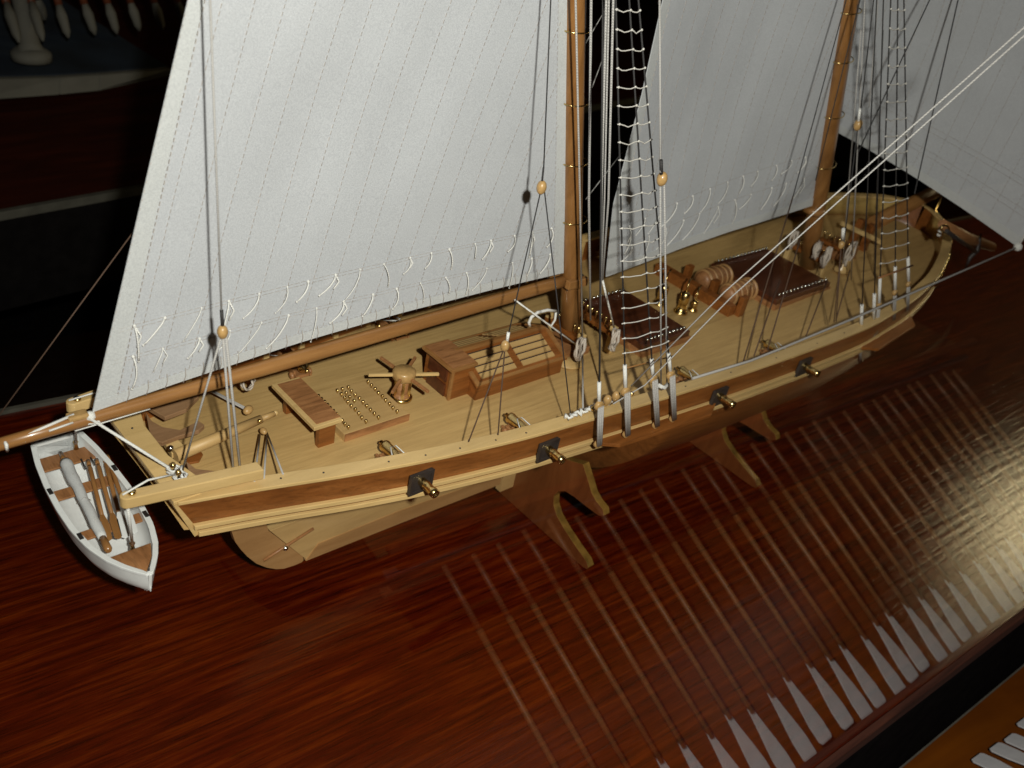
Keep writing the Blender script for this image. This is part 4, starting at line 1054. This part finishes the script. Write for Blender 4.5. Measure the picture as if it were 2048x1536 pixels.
for k in range(NOAR):
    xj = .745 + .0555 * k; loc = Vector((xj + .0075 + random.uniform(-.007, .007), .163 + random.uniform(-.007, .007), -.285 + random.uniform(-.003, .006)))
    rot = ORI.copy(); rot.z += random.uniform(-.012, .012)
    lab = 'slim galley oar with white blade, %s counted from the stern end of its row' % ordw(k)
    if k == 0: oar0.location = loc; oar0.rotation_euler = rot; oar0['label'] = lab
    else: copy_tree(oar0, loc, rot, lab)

# ------------------------------------------------------------ far side: another case with a display
a0 = Wp((0, 425), z=0); a1 = Wp((1230, 205), z=0); ang = math.atan2(a1.y - a0.y, a1.x - a0.x)
far = thing('far_case', 'dark mahogany board of the next display case far behind the schooner', 'display case', (a0.x, a0.y, 0), ang)
M_FARM = wood('far_mahogany', (0.025, 0.004, 0.002), (0.045, 0.007, 0.003), (0.075, 0.013, 0.005), scale=(3, 20, 20), rough=0.7, coat=.0, bump=0.1, spec=.1)
part('board', MB().box((-1.5, .012, -.03), (6.5, 6.0, 0)), M_FARM, far)
part('front_edge', MB().box((-1.5, 0, -.25), (6.5, .0115, -.018)), M_DARK, far)
part('edge_strip', MB().box((-1.5, -.006, -.018), (6.5, .011, .003)), M_METAL, far, bevel=.001)
M_NAVY = plain('navy_cloth', (0.012, 0.020, 0.034), rough=0.9, noise=0.5, scale=9, bump=0.3)
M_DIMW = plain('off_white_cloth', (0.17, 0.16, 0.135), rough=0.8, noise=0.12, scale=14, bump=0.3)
M_REDW = plain('red_oar_wood', (0.15, 0.04, 0.016), rough=0.5, noise=0.2)
cl = thing('blue_display', 'navy blue cloth base with a white front edge in the far case', 'display base', (0, 0, 0))
c0 = Wp((-60, 203), z=.02); c1 = Wp((120, 190), z=.02); c2 = Wp((200, 182), z=.02); c3 = Wp((345, 150), z=.02)
t0 = Wp((-60, 160), z=.06); t1 = Wp((120, 155), z=.06); t2 = Wp((200, 150), z=.06); t3 = Wp((345, 138), z=.06)
low = [c0, c1, c2, c3]; top = [t0, t1, t2, t3]
m = MB()
for i in range(3):
    a, b, c_, d_ = low[i], low[i+1], top[i+1], top[i]
    bk = Vector((-.05, .10, 0)); m.hexa([a, b, b + bk, a + bk, d_, c_, c_ + bk, d_ + bk])
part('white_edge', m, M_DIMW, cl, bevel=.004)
m = MB(); bk = Vector((-.4, .9, .18))
for i in range(3):
    a, b = top[i] + Vector((-.01, .02, .004)), top[i+1] + Vector((-.01, .02, .004)); m.hexa([a - Vector((0, 0, .02)), b - Vector((0, 0, .02)), b + bk - Vector((0, 0, .02)), a + bk - Vector((0, 0, .02)), a, b, b + bk, a + bk])
part('navy_cloth', m, M_NAVY, cl)
bp = Wp((62, 105), z=.12)
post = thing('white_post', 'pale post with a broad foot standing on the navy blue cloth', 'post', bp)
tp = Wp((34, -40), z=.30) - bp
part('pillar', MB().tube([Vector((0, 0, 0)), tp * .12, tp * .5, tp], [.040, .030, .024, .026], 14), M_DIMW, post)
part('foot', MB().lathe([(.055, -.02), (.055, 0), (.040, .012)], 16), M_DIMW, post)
for i, (xa, ya, xb, yb) in enumerate(((-2, -40, 38, 85), (50, -40, 86, 82), (62, -35, 90, 42), (106, -30, 137, 76), (156, -30, 190, 70), (204, -30, 234, 68), (250, -30, 279, 62), (298, -30, 326, 60), (345, -30, 372, 58))):
    A = Wp((xa, ya), z=.30); B = Wp((xb, yb), z=.17)
    o = thing('far_oar', ['pale tipped oar just behind the white post', 'pale tipped oar beside the white post', 'short pale tipped oar overlapping another beside the post', 'fourth pale tipped oar along the blue display', 'fifth pale tipped oar along the blue display',
              'sixth pale tipped oar along the blue display', 'seventh pale tipped oar along the blue display', 'eighth pale tipped oar along the blue display', 'ninth pale tipped oar, next to the main sail'][i], 'oar', B, 0, 'hanging oars with pale tips above the blue cloth')
    v_ = A - B
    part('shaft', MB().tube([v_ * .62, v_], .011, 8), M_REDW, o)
    part('blade', MB().tube([Vector((0, 0, 0)), v_ * .12, v_ * .42, v_ * .66], [.003, .012, .016, .008], 6), M_DIMW, o)
